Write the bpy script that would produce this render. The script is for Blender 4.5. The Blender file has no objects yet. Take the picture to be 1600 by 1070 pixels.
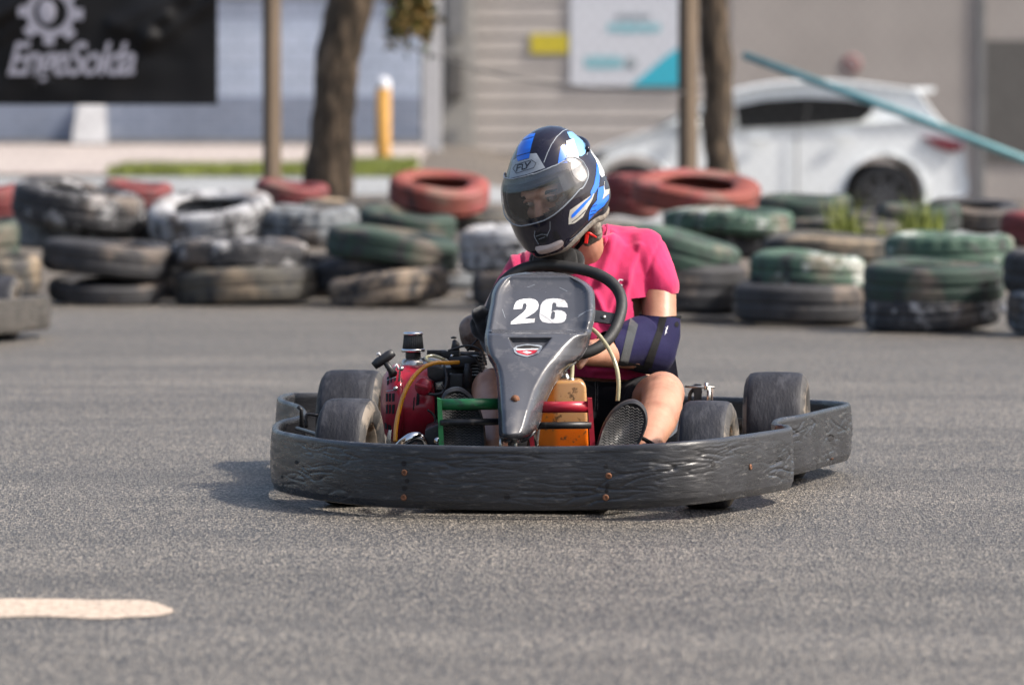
import bpy, bmesh, math, random
import numpy as np
from mathutils import Vector, Matrix, noise, Euler
from mathutils.bvhtree import BVHTree
R = math.radians
random.seed(7)
SC = bpy.context.scene
COL = SC.collection
# ------------------------------------------------------------------ camera, sky, sun, exposure
FPX = 7511.0; CAMZ = 0.91; TP = 330.0 / FPX
cam_d = bpy.data.cameras.new('camera'); cam = bpy.data.objects.new('camera', cam_d); COL.objects.link(cam)
cam_d.sensor_width = 36; cam_d.lens = 36 * FPX / 1600
cam_d.clip_start = 0.5; cam_d.clip_end = 2000
cam.location = (0, 0, CAMZ); cam.rotation_euler = (math.pi / 2 - math.atan(TP), 0, 0)
cam_d.dof.use_dof = True; cam_d.dof.focus_distance = 11.75; cam_d.dof.aperture_fstop = 4.3
SC.camera = cam
SUN = Vector((0.70, -0.16, 0.72)).normalized()
EL = math.asin(SUN.z); AZ = math.atan2(SUN.x, SUN.y)
w = bpy.data.worlds.new('World'); SC.world = w; w.use_nodes = True
wn = w.node_tree.nodes; bg = wn['Background']
sky = wn.new('ShaderNodeTexSky'); sky.sky_type = 'NISHITA'; sky.sun_disc = False
sky.sun_elevation = EL; sky.sun_rotation = AZ; sky.air_density = 1.0; sky.dust_density = 5.0; sky.ozone_density = 1.0
w.node_tree.links.new(sky.outputs[0], bg.inputs[0]); bg.inputs[1].default_value = 0.125
sd = bpy.data.lights.new('sun', 'SUN'); sd.energy = 3.3; sd.angle = R(5.0); sd.color = (1, 0.94, 0.86)
so = bpy.data.objects.new('sun', sd); COL.objects.link(so)
so.rotation_euler = (-SUN).to_track_quat('-Z', 'Y').to_euler(); so.location = (8, 10, 12)
SC.view_settings.view_transform = 'Standard'; SC.view_settings.look = 'None'
SC.view_settings.exposure = 0.85; SC.view_settings.gamma = 1

CP = Vector((0, 0, CAMZ)); _l = math.sqrt(1 + TP * TP)
FW = Vector((0, 1 / _l, -TP / _l)); UP = Vector((0, TP / _l, 1 / _l)); RT = Vector((1, 0, 0))
def ray(px, py): return FW + RT * ((px - 800) / FPX) + UP * ((535 - py) / FPX)
def P(px, py, Y): d = ray(px, py); return CP + d * (Y / d.y)          # point seen there at distance Y
def PZ(px, py, z): d = ray(px, py); return CP + d * ((z - CAMZ) / d.z)   # point seen there at height z
# ------------------------------------------------------------------ materials
def srgb(r, g, b):
    return tuple(((c / 255) / 12.92 if c / 255 < 0.04045 else ((c / 255 + 0.055) / 1.055) ** 2.4) for c in (r, g, b)) + (1,)
class NT:
    def __init__(s, name):
        s.m = bpy.data.materials.new(name); s.m.use_nodes = True; s.t = s.m.node_tree; s.n = s.t.nodes; s.b = s.n['Principled BSDF']
        s.o = s.n['Material Output']
    def new(s, typ, **kw):
        x = s.n.new(typ)
        for k, v in kw.items(): setattr(x, k, v)
        return x
    def link(s, a, b): s.t.links.new(a, b)
    def coord(s, kind='Object', scale=(1, 1, 1)):
        c = s.new('ShaderNodeTexCoord'); m = s.new('ShaderNodeMapping'); m.inputs['Scale'].default_value = scale
        s.link(c.outputs[kind], m.inputs[0]); return m.outputs[0]
    def noise(s, vec, scale, detail=4, rough=0.55):
        x = s.new('ShaderNodeTexNoise'); x.inputs['Scale'].default_value = scale; x.inputs['Detail'].default_value = detail
        x.inputs['Roughness'].default_value = rough
        if vec is not None: s.link(vec, x.inputs['Vector'])
        return x.outputs['Fac']
    def ramp(s, fac, stops):
        x = s.new('ShaderNodeValToRGB'); e = x.color_ramp.elements
        while len(e) < len(stops): e.new(0.5)
        for el, (p, c) in zip(e, stops): el.position = p; el.color = c if len(c) == 4 else tuple(c) + (1,)
        s.link(fac, x.inputs[0]); return x.outputs[0]
    def mix(s, fac, a, b, mode='MIX'):
        x = s.new('ShaderNodeMix', data_type='RGBA', blend_type=mode)
        for sock, v in ((x.inputs[0], fac), (x.inputs[6], a), (x.inputs[7], b)):
            if hasattr(v, 'links'): s.link(v, sock)
            else: sock.default_value = v
        return x.outputs[2]
    def bump(s, h, strength, dist=0.01, prev=None):
        x = s.new('ShaderNodeBump'); x.inputs['Strength'].default_value = strength; x.inputs['Distance'].default_value = dist
        s.link(h, x.inputs['Height'])
        if prev is not None: s.link(prev, x.inputs['Normal'])
        return x.outputs[0]
def c4(c): return c if len(c) == 4 else tuple(c) + (1,)
def sc(c, f): return (c[0] * f, c[1] * f, c[2] * f, 1)
def mat(name, col, rough=0.5, metal=0.0, var=0.25, vs=12, bump=0.0, bs=60, coat=0, dirt=None, dsc=5, dth=0.6, spec=0.5, trans=0, scale=(1, 1, 1), rvar=0.12, bd=0.004):
    t = NT(name); col = c4(col); v = t.coord('Object', scale)
    f = t.noise(v, vs)
    c = t.ramp(f, [(0.3, sc(col, 1 - var)), (0.7, sc(col, 1 + var))])
    if dirt:
        f2 = t.ramp(t.noise(v, dsc, 8, 0.65), [(dth - 0.06, (0, 0, 0, 1)), (dth + 0.06, (1, 1, 1, 1))])
        c = t.mix(f2, c, c4(dirt))
    t.link(c, t.b.inputs['Base Color'])
    mr = t.new('ShaderNodeMapRange'); mr.inputs['To Min'].default_value = max(0.02, rough - rvar); mr.inputs['To Max'].default_value = min(1, rough + rvar)
    t.link(t.noise(v, vs * 2.3), mr.inputs['Value']); t.link(mr.outputs[0], t.b.inputs['Roughness'])
    t.b.inputs['Metallic'].default_value = metal
    t.b.inputs['Coat Weight'].default_value = coat; t.b.inputs['Specular IOR Level'].default_value = spec
    t.b.inputs['Transmission Weight'].default_value = trans
    if bump: t.link(t.bump(t.noise(v, bs, 5), bump, bd), t.b.inputs['Normal'])
    return t.m
M = {}
# asphalt: fine aggregate, traffic-polished bands, pale dust
t = NT('asphalt'); v = t.coord('Object')
big = t.noise(t.coord('Object', (0.35, 0.9, 1)), 1.0, 5, 0.6); band = t.noise(t.coord('Object', (0.22, 2.2, 1)), 1.3, 6, 0.65)
vo = t.new('ShaderNodeTexVoronoi'); vo.inputs['Scale'].default_value = 210; va = t.coord('Object', (1, 0.45, 1)); t.link(va, vo.inputs['Vector'])
gr = t.noise(va, 150, 4, 0.75)
bw = t.new('ShaderNodeRGBToBW'); t.link(vo.outputs['Color'], bw.inputs[0])
base = t.ramp(big, [(0.3, (0.078, 0.074, 0.069)), (0.7, (0.136, 0.129, 0.120))])
base = t.mix(0.4, base, t.ramp(band, [(0.32, (0.058, 0.056, 0.054)), (0.5, (0.108, 0.103, 0.098)), (0.70, (0.185, 0.176, 0.166))]))
stone = t.ramp(bw.outputs[0], [(0.12, (0.22, 0.22, 0.22)), (0.5, (0.80, 0.79, 0.78)), (0.90, (3.0, 2.8, 2.5))])
base = t.mix(1.0, base, stone, 'MULTIPLY')
base = t.mix(1.0, base, t.ramp(gr, [(0.32, (0.50, 0.50, 0.50)), (0.68, (1.5, 1.48, 1.43))]), 'MULTIPLY')
streak = t.noise(t.coord('Object', (0.12, 9, 1)), 1.6, 3, 0.5)
base = t.mix(t.ramp(streak, [(0.70, (0, 0, 0, 1)), (0.78, (0.22, 0.22, 0.22, 1))]), base, (0.34, 0.335, 0.33, 1))
wav = t.new('ShaderNodeTexWave', wave_type='RINGS'); wav.inputs['Scale'].default_value = 0.16; wav.inputs['Distortion'].default_value = 5; wav.inputs['Detail'].default_value = 3; wav.inputs['Detail Scale'].default_value = 0.6
t.link(t.coord('Object', (0.5, 1, 1)), wav.inputs['Vector'])
base = t.mix(t.ramp(wav.outputs['Fac'], [(0.80, (0, 0, 0, 1)), (0.97, (0.14, 0.14, 0.14, 1))]), base, (0.045, 0.044, 0.044, 1))
scf = t.noise(t.coord('Object', (0.3, 4.5, 1)), 1.9, 7, 0.7); base = t.mix(t.ramp(scf, [(0.62, (0, 0, 0, 1)), (0.74, (0.32, 0.32, 0.32, 1))]), base, (0.30, 0.29, 0.275, 1))
t.link(base, t.b.inputs['Base Color']); t.b.inputs['Roughness'].default_value = 0.5; t.b.inputs['Specular IOR Level'].default_value = 0.42
b1 = t.bump(vo.outputs['Distance'], 1.0, 0.005); b1 = t.bump(gr, 0.6, 0.004, b1); t.link(b1, t.b.inputs['Normal'])
M['asphalt'] = t.m
M['dirt_ground'] = mat('dirt_ground', (0.10, 0.085, 0.07), 0.95, var=0.3, vs=1.5, bump=0.6, bs=40, bd=0.02)  # dark soil; the tone also stands for shade in gaps between the tyres
M['road'] = mat('street_asphalt', (0.24, 0.25, 0.255), 0.9, var=0.15, vs=2)
M['paving'] = mat('paving', (0.34, 0.295, 0.27), 0.9, var=0.2, vs=1.3)
M['soil'] = mat('verge_soil', (0.22, 0.22, 0.12), 0.95, var=0.4, vs=3)
M['grass'] = mat('grass_blade', (0.16, 0.19, 0.04), 0.6, var=0.5, vs=4, spec=0.3)
M['rubber'] = mat('kart_rubber', (0.020, 0.021, 0.027), 0.62, var=0.35, vs=25, bump=0.5, bs=160, dirt=(0.045, 0.046, 0.054), dsc=26, dth=0.56, scale=(1, .35, .35), bd=0.003, spec=0.3)
M['sidewall'] = mat('kart_sidewall', (0.04, 0.038, 0.037), 0.7, var=0.4, vs=30, dirt=(0.19, 0.16, 0.13), dsc=14, dth=0.53)
M['rim'] = mat('rim_metal', (0.30, 0.25, 0.20), 0.45, 0.7, var=0.4, vs=30, dirt=(0.14, 0.075, 0.035), dsc=18, dth=0.5)
# scuffed moulded plastic
def plastic(name, col, scr, bstr=0.5, rough=0.36, bright=0.55):
    t = NT(name); v = t.coord('Object'); vs_ = t.coord('Object', (1, 1, 5))
    f = t.noise(v, 9, 6); c = t.ramp(f, [(0.3, sc(c4(col), 0.75)), (0.7, sc(c4(col), 1.3))])
    s1 = t.noise(vs_, 20, 10, 0.72); m1 = t.ramp(s1, [(bright, (0, 0, 0, 1)), (bright + 0.11, (1, 1, 1, 1))])
    c = t.mix(m1, c, c4(scr))
    t.link(c, t.b.inputs['Base Color'])
    t.link(t.ramp(t.noise(vs_, 14, 5), [(0.3, (rough - 0.1,) * 3), (0.75, (rough + 0.22,) * 3)]), t.b.inputs['Roughness'])
    b = t.bump(t.noise(t.coord('Object', (.5, .5, 4)), 30, 8, 0.65), bstr, 0.004); b = t.bump(t.noise(v, 220, 2), 0.12, 0.002, b); t.link(b, t.b.inputs['Normal'])
    t.b.inputs['Specular IOR Level'].default_value = 0.48
    return t.m
M['bumper'] = plastic('bumper_plastic', (0.026, 0.027, 0.031), (0.11, 0.108, 0.106), 0.40, 0.26, 0.57)
M['bumper_dusty'] = plastic('dusty_plastic', (0.05, 0.046, 0.042), (0.12, 0.105, 0.09), 0.4, 0.6)
M['fairing'] = mat('fairing_plastic', (0.060, 0.063, 0.074), 0.24, var=0.18, vs=7, bump=0.12, bs=120, dirt=(0.10, 0.10, 0.108), dsc=22, dth=0.6, spec=0.6, bd=0.002)
M['white_decal'] = mat('number_vinyl', (0.74, 0.74, 0.76), 0.45, var=0.1, vs=30, dirt=(0.42, 0.40, 0.38), dsc=26, dth=0.62)
M['red_paint'] = mat('red_paint', (0.34, 0.012, 0.028), 0.34, var=0.2, vs=12, dirt=(0.12, 0.02, 0.02), dsc=24, dth=0.66, coat=0.2, bump=0.08, bs=80)
M['green_paint'] = mat('green_paint', (0.010, 0.11, 0.035), 0.4, var=0.3, vs=20, dirt=(0.02, 0.03, 0.025), dsc=22, dth=0.6)
M['black_metal'] = mat('black_metal', (0.022, 0.022, 0.024), 0.42, 0.3, var=0.4, vs=25, dirt=(0.10, 0.085, 0.07), dsc=30, dth=0.62)
M['dark_plastic'] = mat('dark_plastic', (0.018, 0.018, 0.021), 0.45, var=0.3, vs=30, dirt=(0.07, 0.065, 0.06), dsc=30, dth=0.64)
M['grip_rubber'] = mat('grip_rubber', (0.014, 0.015, 0.017), 0.6, var=0.3, vs=40, bump=0.3, bs=300, bd=0.001)
M['slot_black'] = mat('slot_black', (0.008, 0.007, 0.008), 0.8, var=0.2)
M['steel'] = mat('steel', (0.48, 0.47, 0.45), 0.3, 0.9, var=0.25, vs=30, dirt=(0.2, 0.15, 0.1), dsc=30, dth=0.63)
M['chrome'] = mat('chrome', (0.75, 0.75, 0.75), 0.12, 1.0, var=0.1, vs=30)
M['rust'] = mat('rust', (0.19, 0.085, 0.045), 0.8, 0.3, var=0.4, vs=60)
M['muffler'] = mat('muffler_metal', (0.24, 0.19, 0.165), 0.6, 0.5, var=0.35, vs=25, dirt=(0.10, 0.06, 0.045), dsc=16, dth=0.55, bump=0.3, bs=80)
M['pleats'] = mat('filter_paper', (0.04, 0.043, 0.043), 0.8, var=0.3, vs=40)
M['seat'] = mat('seat_shell', (0.03, 0.03, 0.035), 0.35, var=0.2, vs=12)
M['seat_pale'] = mat('seat_pale', (0.30, 0.35, 0.40), 0.35, var=0.15, vs=12)
M['hose_clear'] = mat('clear_hose', (0.50, 0.47, 0.30), 0.18, var=0.15, vs=60, spec=0.8, trans=0.35)
M['hose_fuel'] = mat('fuel_hose', (0.72, 0.30, 0.015), 0.2, var=0.25, vs=20, trans=0.15, spec=0.8)
# fuel tank: translucent plastic, dark stains, fuel below the line
t = NT('fuel_tank_plastic'); v = t.coord('Object'); sx = t.new('ShaderNodeSeparateXYZ'); t.link(v, sx.inputs[0])
mr = t.new('ShaderNodeMapRange'); mr.inputs['From Min'].default_value = 0.182; mr.inputs['From Max'].default_value = 0.190
t.link(sx.outputs['Z'], mr.inputs['Value'])
c = t.mix(mr.outputs[0], (0.80, 0.17, 0.008, 1), (0.54, 0.30, 0.13, 1))
m3 = t.new('ShaderNodeMapRange'); m3.inputs['From Min'].default_value = 0.070; m3.inputs['From Max'].default_value = 0.056; t.link(sx.outputs['X'], m3.inputs['Value']); c = t.mix(m3.outputs[0], c, (0.48, 0.14, 0.012, 1))
st = t.ramp(t.noise(v, 34, 9, 0.72), [(0.56, (0, 0, 0, 1)), (0.62, (1, 1, 1, 1))]); c = t.mix(st, c, (0.14, 0.075, 0.03, 1))
st = t.ramp(t.noise(v, 11, 5, 0.6), [(0.6, (0, 0, 0, 1)), (0.68, (1, 1, 1, 1))]); c = t.mix(st, c, (0.08, 0.035, 0.01, 1))
t.link(c, t.b.inputs['Base Color']); t.b.inputs['Roughness'].default_value = 0.25; t.b.inputs['Transmission Weight'].default_value = 0.25; t.b.inputs['Subsurface Weight'].default_value = 0.3
t.b.inputs['Subsurface Radius'].default_value = (0.03, 0.015, 0.006); M['tank'] = t.m
# skin
t = NT('skin'); v = t.coord('Object')
c = t.ramp(t.noise(v, 18, 5), [(0.3, (0.33, 0.155, 0.10)), (0.5, (0.42, 0.215, 0.14)), (0.72, (0.48, 0.26, 0.175))])
hair = t.ramp(t.noise(t.coord('Object', (3, 3, 1)), 130, 4, 0.8), [(0.60, (0, 0, 0, 1)), (0.68, (0.45, 0.45, 0.45, 1))]); c = t.mix(hair, c, (0.20, 0.10, 0.065, 1))
t.link(c, t.b.inputs['Base Color']); t.b.inputs['Roughness'].default_value = 0.42; t.b.inputs['Subsurface Weight'].default_value = 0.12
t.b.inputs['Subsurface Radius'].default_value = (0.012, 0.005, 0.003); t.link(t.bump(t.noise(v, 260, 4), 0.25, 0.002), t.b.inputs['Normal']); M['skin'] = t.m
def cloth(name, col, var=0.15, fine=500, rough=0.85, sheen=0.25, bstr=0.25):
    t = NT(name); v = t.coord('Object'); col = c4(col)
    c = t.ramp(t.noise(v, 5, 5), [(0.3, sc(col, 1 - var)), (0.7, sc(col, 1 + var))])
    wv = t.noise(t.coord('Object', (1, 1, 3)), fine, 2, 0.5)
    c = t.mix(1.0, c, t.ramp(wv, [(0.3, (0.82,) * 3), (0.7, (1.18,) * 3)]), 'MULTIPLY')
    t.link(c, t.b.inputs['Base Color']); t.b.inputs['Roughness'].default_value = rough
    t.b.inputs['Sheen Weight'].default_value = sheen; t.b.inputs['Sheen Roughness'].default_value = 0.5; t.b.inputs['Specular IOR Level'].default_value = 0.12
    b = t.bump(wv, bstr, 0.001); b = t.bump(t.noise(v, 40, 4), 0.2, 0.004, b); t.link(b, t.b.inputs['Normal']); return t.m
M['shirt'] = cloth('pink_cotton', (0.47, 0.028, 0.105), 0.2)
M['white_print'] = mat('shirt_print', (0.75, 0.75, 0.78), 0.7, var=0.05)
M['shorts'] = cloth('black_denim', (0.006, 0.006, 0.008), 0.3, 420, 0.8, 0.03)
M['seam'] = mat('pale_stitching', (0.09, 0.085, 0.085), 0.8, var=0.6, vs=500)
M['brace'] = cloth('navy_neoprene', (0.009, 0.008, 0.042), 0.15, 700, 0.75, 0.04, 0.12)
M['strap'] = cloth('black_strap', (0.008, 0.008, 0.009), 0.3, 300, 0.8, 0.03)
M['strap_grey'] = cloth('grey_webbing', (0.035, 0.04, 0.044), 0.2, 500, 0.6)
M['knit'] = cloth('black_knit', (0.012, 0.012, 0.013), 0.4, 260, 0.95, 0.3, 0.6)
M['sole'] = mat('sole_rubber', (0.020, 0.020, 0.022), 0.55, var=0.3, vs=40, dirt=(0.06, 0.055, 0.05), dsc=40, dth=0.6)
M['shoe'] = mat('shoe_upper', (0.022, 0.022, 0.024), 0.7, var=0.3, vs=40)
M['helmet_black'] = mat('helmet_gloss_black', (0.012, 0.011, 0.022), 0.12, var=0.15, vs=9, coat=0.35, rvar=0.04, spec=0.35, dirt=(0.02, 0.02, 0.03), dsc=28, dth=0.62)
M['helmet_blue'] = mat('helmet_blue', (0.004, 0.14, 0.72), 0.15, var=0.1, coat=0.8, rvar=0.04)
M['helmet_sky'] = mat('helmet_light_blue', (0.20, 0.45, 0.75), 0.15, var=0.2, coat=0.8, rvar=0.04)
M['helmet_white'] = mat('helmet_white', (0.72, 0.74, 0.76), 0.2, var=0.06, coat=0.6, rvar=0.04)
M['helmet_grey'] = mat('helmet_grey', (0.27, 0.30, 0.34), 0.3, var=0.15, vs=30, coat=0.3)
M['helmet_cream'] = mat('helmet_cream', (0.46, 0.44, 0.40), 0.3, var=0.15, vs=30, coat=0.4)
M['pivot'] = mat('pivot_plate', (0.36, 0.37, 0.37), 0.25, var=0.4, vs=90, coat=0.5)
M['tape'] = mat('reflective_tape', (0.50, 0.43, 0.42), 0.4, var=0.12, vs=40)
M['lining'] = mat('helmet_lining', (0.045, 0.045, 0.048), 0.9, var=0.3)
M['lining_grey'] = mat('neck_roll', (0.19, 0.165, 0.14), 0.95, var=0.4, vs=90, bump=0.4, bs=200)
M['buckle'] = mat('red_buckle', (0.78, 0.012, 0.008), 0.35, var=0.05)
M['eye_white'] = mat('eye_white', (0.26, 0.22, 0.20), 0.2, var=0.05)
M['iris'] = mat('iris', (0.02, 0.015, 0.01), 0.15, var=0.1)
M['hair'] = mat('dark_hair', (0.012, 0.008, 0.006), 0.8, var=0.3, spec=0.05)
t = NT('visor'); t.b.inputs['Base Color'].default_value = (0.5, 0.52, 0.54, 1); t.b.inputs['Roughness'].default_value = 0.02; t.b.inputs['Specular IOR Level'].default_value = 1
tr = t.new('ShaderNodeBsdfTransparent'); tr.inputs[0].default_value = (0.93, 0.93, 0.94, 1)
gl = t.new('ShaderNodeBsdfGlossy'); gl.inputs['Roughness'].default_value = 0.05
lw = t.new('ShaderNodeFresnel'); lw.inputs[0].default_value = 1.5
mr = t.new('ShaderNodeMapRange'); mr.inputs['To Min'].default_value = 0.075; mr.inputs['To Max'].default_value = 0.6; t.link(lw.outputs[0], mr.inputs['Value'])
ms = t.new('ShaderNodeMixShader'); t.link(mr.outputs[0], ms.inputs[0]); t.link(tr.outputs[0], ms.inputs[1]); t.link(gl.outputs[0], ms.inputs[2])
t.link(t.bump(t.noise(t.coord('Object', (1, 1, 0.1)), 60, 3), 0.05, 0.002), gl.inputs['Normal'])
df = t.new('ShaderNodeBsdfDiffuse'); df.inputs[0].default_value = (0.72, 0.73, 0.75, 1); m2_ = t.new('ShaderNodeMixShader')  # diffuse film like dust, standing in for pale reflections on the visor
t.link(t.ramp(t.noise(t.coord('Object', (1, 1, 0.3)), 22, 5), [(0.35, (0.01,) * 3), (0.75, (0.06,) * 3)]), m2_.inputs[0]); t.link(ms.outputs[0], m2_.inputs[1]); t.link(df.outputs[0], m2_.inputs[2])
t.link(m2_.outputs[0], t.o.inputs['Surface']); M['visor'] = t.m
# barrier tyres: rubber with flaking paint
def tyremat(name, paint, th=0.45, dust=(0.20, 0.155, 0.12), paint2=None, base=(0.022, 0.022, 0.025)):
    t = NT(name); v = t.coord('Object'); c = t.ramp(t.noise(v, 12), [(0.3, sc(c4(base), 0.7)), (0.7, sc(c4(base), 1.6))])
    if paint:
        f = t.ramp(t.noise(v, 8, 10, 0.78), [(th - 0.03, (0, 0, 0, 1)), (th + 0.05, (1, 1, 1, 1))]); c = t.mix(f, c, c4(paint))
    if paint2:
        f = t.ramp(t.noise(t.coord('Object', (1.3, 0.8, 1)), 4, 8, 0.7), [(0.55, (0, 0, 0, 1)), (0.62, (1, 1, 1, 1))]); c = t.mix(f, c, c4(paint2))
    g = t.new('ShaderNodeTexCoord'); gm = t.new('ShaderNodeMapping'); gm.inputs['Rotation'].default_value = (0, 0, 0); t.link(g.outputs['Object'], gm.inputs[0])
    f = t.ramp(t.noise(gm.outputs[0], 2.6, 5, 0.6), [(0.54, (0, 0, 0, 1)), (0.70, (0.85, 0.85, 0.85, 1))]); c = t.mix(f, c, c4(dust))
    t.link(c, t.b.inputs['Base Color']); t.b.inputs['Roughness'].default_value = 0.75
    t.link(t.bump(t.noise(v, 60, 5), 0.5, 0.006), t.b.inputs['Normal']); return t.m
TM = dict(black=tyremat('tyre_black', None), white=tyremat('tyre_white_paint', (0.34, 0.345, 0.36), 0.47), grey=tyremat('tyre_grey_paint', (0.15, 0.165, 0.18), 0.46, paint2=(0.02, 0.02, 0.022)),
          green=tyremat('tyre_green_paint', (0.038, 0.074, 0.054), 0.46), dgreen=tyremat('tyre_dark_green', (0.022, 0.045, 0.033), 0.46),
          gwhite=tyremat('tyre_green_white', (0.043, 0.088, 0.062), 0.44, paint2=(0.36, 0.40, 0.38)), bwhite=tyremat('tyre_black_white', (0.35, 0.35, 0.36), 0.56),
          red=tyremat('tyre_red_paint', (0.15, 0.028, 0.030), 0.42), rust=tyremat('tyre_orange_red', (0.21, 0.05, 0.036), 0.42, paint2=(0.26, 0.05, 0.055)),
          tan=tyremat('tyre_dusty', (0.22, 0.17, 0.125), 0.50, dust=(0.32, 0.245, 0.175)), olive=tyremat('tyre_olive', (0.065, 0.06, 0.05), 0.45, dust=(0.36, 0.27, 0.18)))
# ------------------------------------------------------------------ mesh builder
class MB:
    def __init__(s): s.v = []; s.f = []; s.mi = []; s.mats = []; s.sm = []
    def mid(s, m):
        if m not in s.mats: s.mats.append(m)
        return s.mats.index(m)
    def add(s, vs, fs, m, smooth=True):
        o = len(s.v); s.v.extend([tuple(a) for a in vs]); k = s.mid(m)
        for f in fs: s.f.append([i + o for i in f]); s.mi.append(k); s.sm.append(smooth)
        return s
    def box(s, c, size, m, rot=None, bev=0.0):
        bm = bmesh.new(); bmesh.ops.create_cube(bm, size=1)
        bmesh.ops.scale(bm, vec=Vector(size), verts=bm.verts)
        if bev: bmesh.ops.bevel(bm, geom=bm.edges[:], offset=bev, segments=2, affect='EDGES', profile=0.6)
        Mx = Matrix.Translation(Vector(c))
        if rot is not None: Mx = Mx @ (rot.to_4x4() if isinstance(rot, Matrix) else Euler(rot).to_matrix().to_4x4())
        bm.transform(Mx); vs = [x.co.copy() for x in bm.verts]; fs = [[x.index for x in f.verts] for f in bm.faces]; bm.free()
        return s.add(vs, fs, m, False)
    def tube(s, pts, r, m, n=12, closed=False, caps=True):
        pts = [Vector(p) for p in pts]; N = len(pts); rr = r if isinstance(r, (list, tuple)) else [r] * N
        vs = []; fs = []; up = None
        for i, p in enumerate(pts):
            a = pts[(i - 1) % N] if (closed or i > 0) else p; b = pts[(i + 1) % N] if (closed or i < N - 1) else p
            d = (b - a).normalized()
            if up is None: up = Vector((0, 0, 1)) if abs(d.z) < 0.9 else Vector((1, 0, 0))
            x = d.cross(up).normalized(); up = x.cross(d).normalized()
            for k in range(n):
                q = 2 * math.pi * k / n; vs.append(p + (x * math.cos(q) + up * math.sin(q)) * rr[i])
        L = N if closed else N - 1
        for i in range(L):
            j = (i + 1) % N
            for k in range(n): fs.append([i * n + k, i * n + (k + 1) % n, j * n + (k + 1) % n, j * n + k])
        if caps and not closed: fs.append([k for k in range(n)][::-1]); fs.append([(N - 1) * n + k for k in range(n)])
        return s.add(vs, fs, m)
    def lathe(s, prof, m, c=(0, 0, 0), axis=(0, 0, 1), n=32, mats=None, mod=None):
        # prof: (r, h) along the axis
        a = Vector(axis).normalized(); q = a.to_track_quat('Z', 'Y').to_matrix(); c = Vector(c); vs = []
        for i, (r, h) in enumerate(prof):
            for k in range(n):
                t_ = 2 * math.pi * k / n; rr = r * (mod(i, k) if mod else 1)
                vs.append(c + q @ Vector((rr * math.cos(t_), rr * math.sin(t_), h)))
        for i in range(len(prof) - 1):
            fs = [[i * n + k, i * n + (k + 1) % n, (i + 1) * n + (k + 1) % n, (i + 1) * n + k] for k in range(n)]
            if i == 0: s.add(vs, fs, mats[i] if mats else m); base = len(s.v) - len(vs)
            else:
                kk = s.mid(mats[i] if mats else m)
                for f in fs: s.f.append([x + base for x in f]); s.mi.append(kk); s.sm.append(True)
        return s
    def ell(s, c, r, m, rot=None, n=20, k=12):
        c = Vector(c); Q = rot if rot is not None else Matrix.Identity(3); vs = []; fs = []
        for i in range(k + 1):
            ph = math.pi * i / k
            for j in range(n):
                th = 2 * math.pi * j / n
                vs.append(c + Q @ Vector((r[0] * math.sin(ph) * math.cos(th), r[1] * math.sin(ph) * math.sin(th), r[2] * math.cos(ph))))
        for i in range(k):
            for j in range(n): fs.append([i * n + j, (i + 1) * n + j, (i + 1) * n + (j + 1) % n, i * n + (j + 1) % n])
        return s.add(vs, fs, m)
    def cap(s, pts, rs, m):   # chain of fat capsules
        for i in range(len(pts) - 1):
            a, b = Vector(pts[i]), Vector(pts[i + 1]); ra, rb = rs[i], rs[i + 1]
            n = 6; s.tube([a.lerp(b, q / n) for q in range(n + 1)], [ra + (rb - ra) * q / n for q in range(n + 1)], m, 20)
        for p, r in zip(pts, rs): s.ell(p, (r, r, r), m, n=20, k=12)
        return s
    def sect(s, rows, m, n=32):  # stacked ellipses (centre, rx, ry)
        vs = []; fs = []
        for c, rx, ry in rows:
            for k in range(n):
                q = 2 * math.pi * k / n; vs.append(Vector(c) + Vector((rx * math.cos(q), ry * math.sin(q), 0)))
        for i in range(len(rows) - 1):
            for k in range(n): fs.append([i * n + k, i * n + (k + 1) % n, (i + 1) * n + (k + 1) % n, (i + 1) * n + k])
        fs.append(list(range(n))); fs.append([(len(rows) - 1) * n + k for k in range(n)][::-1])
        return s.add(vs, fs, m)
    def mesh(s, name):
        me = bpy.data.meshes.new(name); me.from_pydata([tuple(v) for v in s.v], [], s.f)
        for m in s.mats: me.materials.append(M[m] if isinstance(m, str) else m)
        me.polygons.foreach_set('material_index', s.mi); me.polygons.foreach_set('use_smooth', s.sm); me.update(); return me
    def bvh(s): return BVHTree.FromPolygons([Vector(v) for v in s.v], s.f)
    def build(s, name, parent=None, local=False, fixn=True, **props):
        me = s.mesh(name)
        if parent is not None and not local: me.transform(world_of(parent).inverted())
        if fixn:
            bm = bmesh.new(); bm.from_mesh(me); bmesh.ops.recalc_face_normals(bm, faces=bm.faces); bm.to_mesh(me); bm.free()
        return link(name, me, parent, **props)
def world_of(o):
    m = Matrix.Identity(4)
    while o is not None: m = Matrix.LocRotScale(o.location, o.rotation_euler, o.scale) @ m; o = o.parent
    return m
def link(name, me, parent=None, **props):
    o = bpy.data.objects.new(name, me); COL.objects.link(o)
    if parent is not None: o.parent = parent
    for k, v in props.items(): o[k] = v
    return o
def root(name, label, cat, loc=(0, 0, 0), rz=0, group=None):
    o = bpy.data.objects.new(name, None); COL.objects.link(o); o.location = loc; o.rotation_euler = (0, 0, rz); o.empty_display_size = 0.1
    o['label'] = label; o['category'] = cat
    if group: o['group'] = group
    return o
def smooth_by_angle(o, deg=35):
    me = o.data; me.polygons.foreach_set('use_smooth', [True] * len(me.polygons)); me.set_sharp_from_angle(angle=R(deg)); return o
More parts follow.
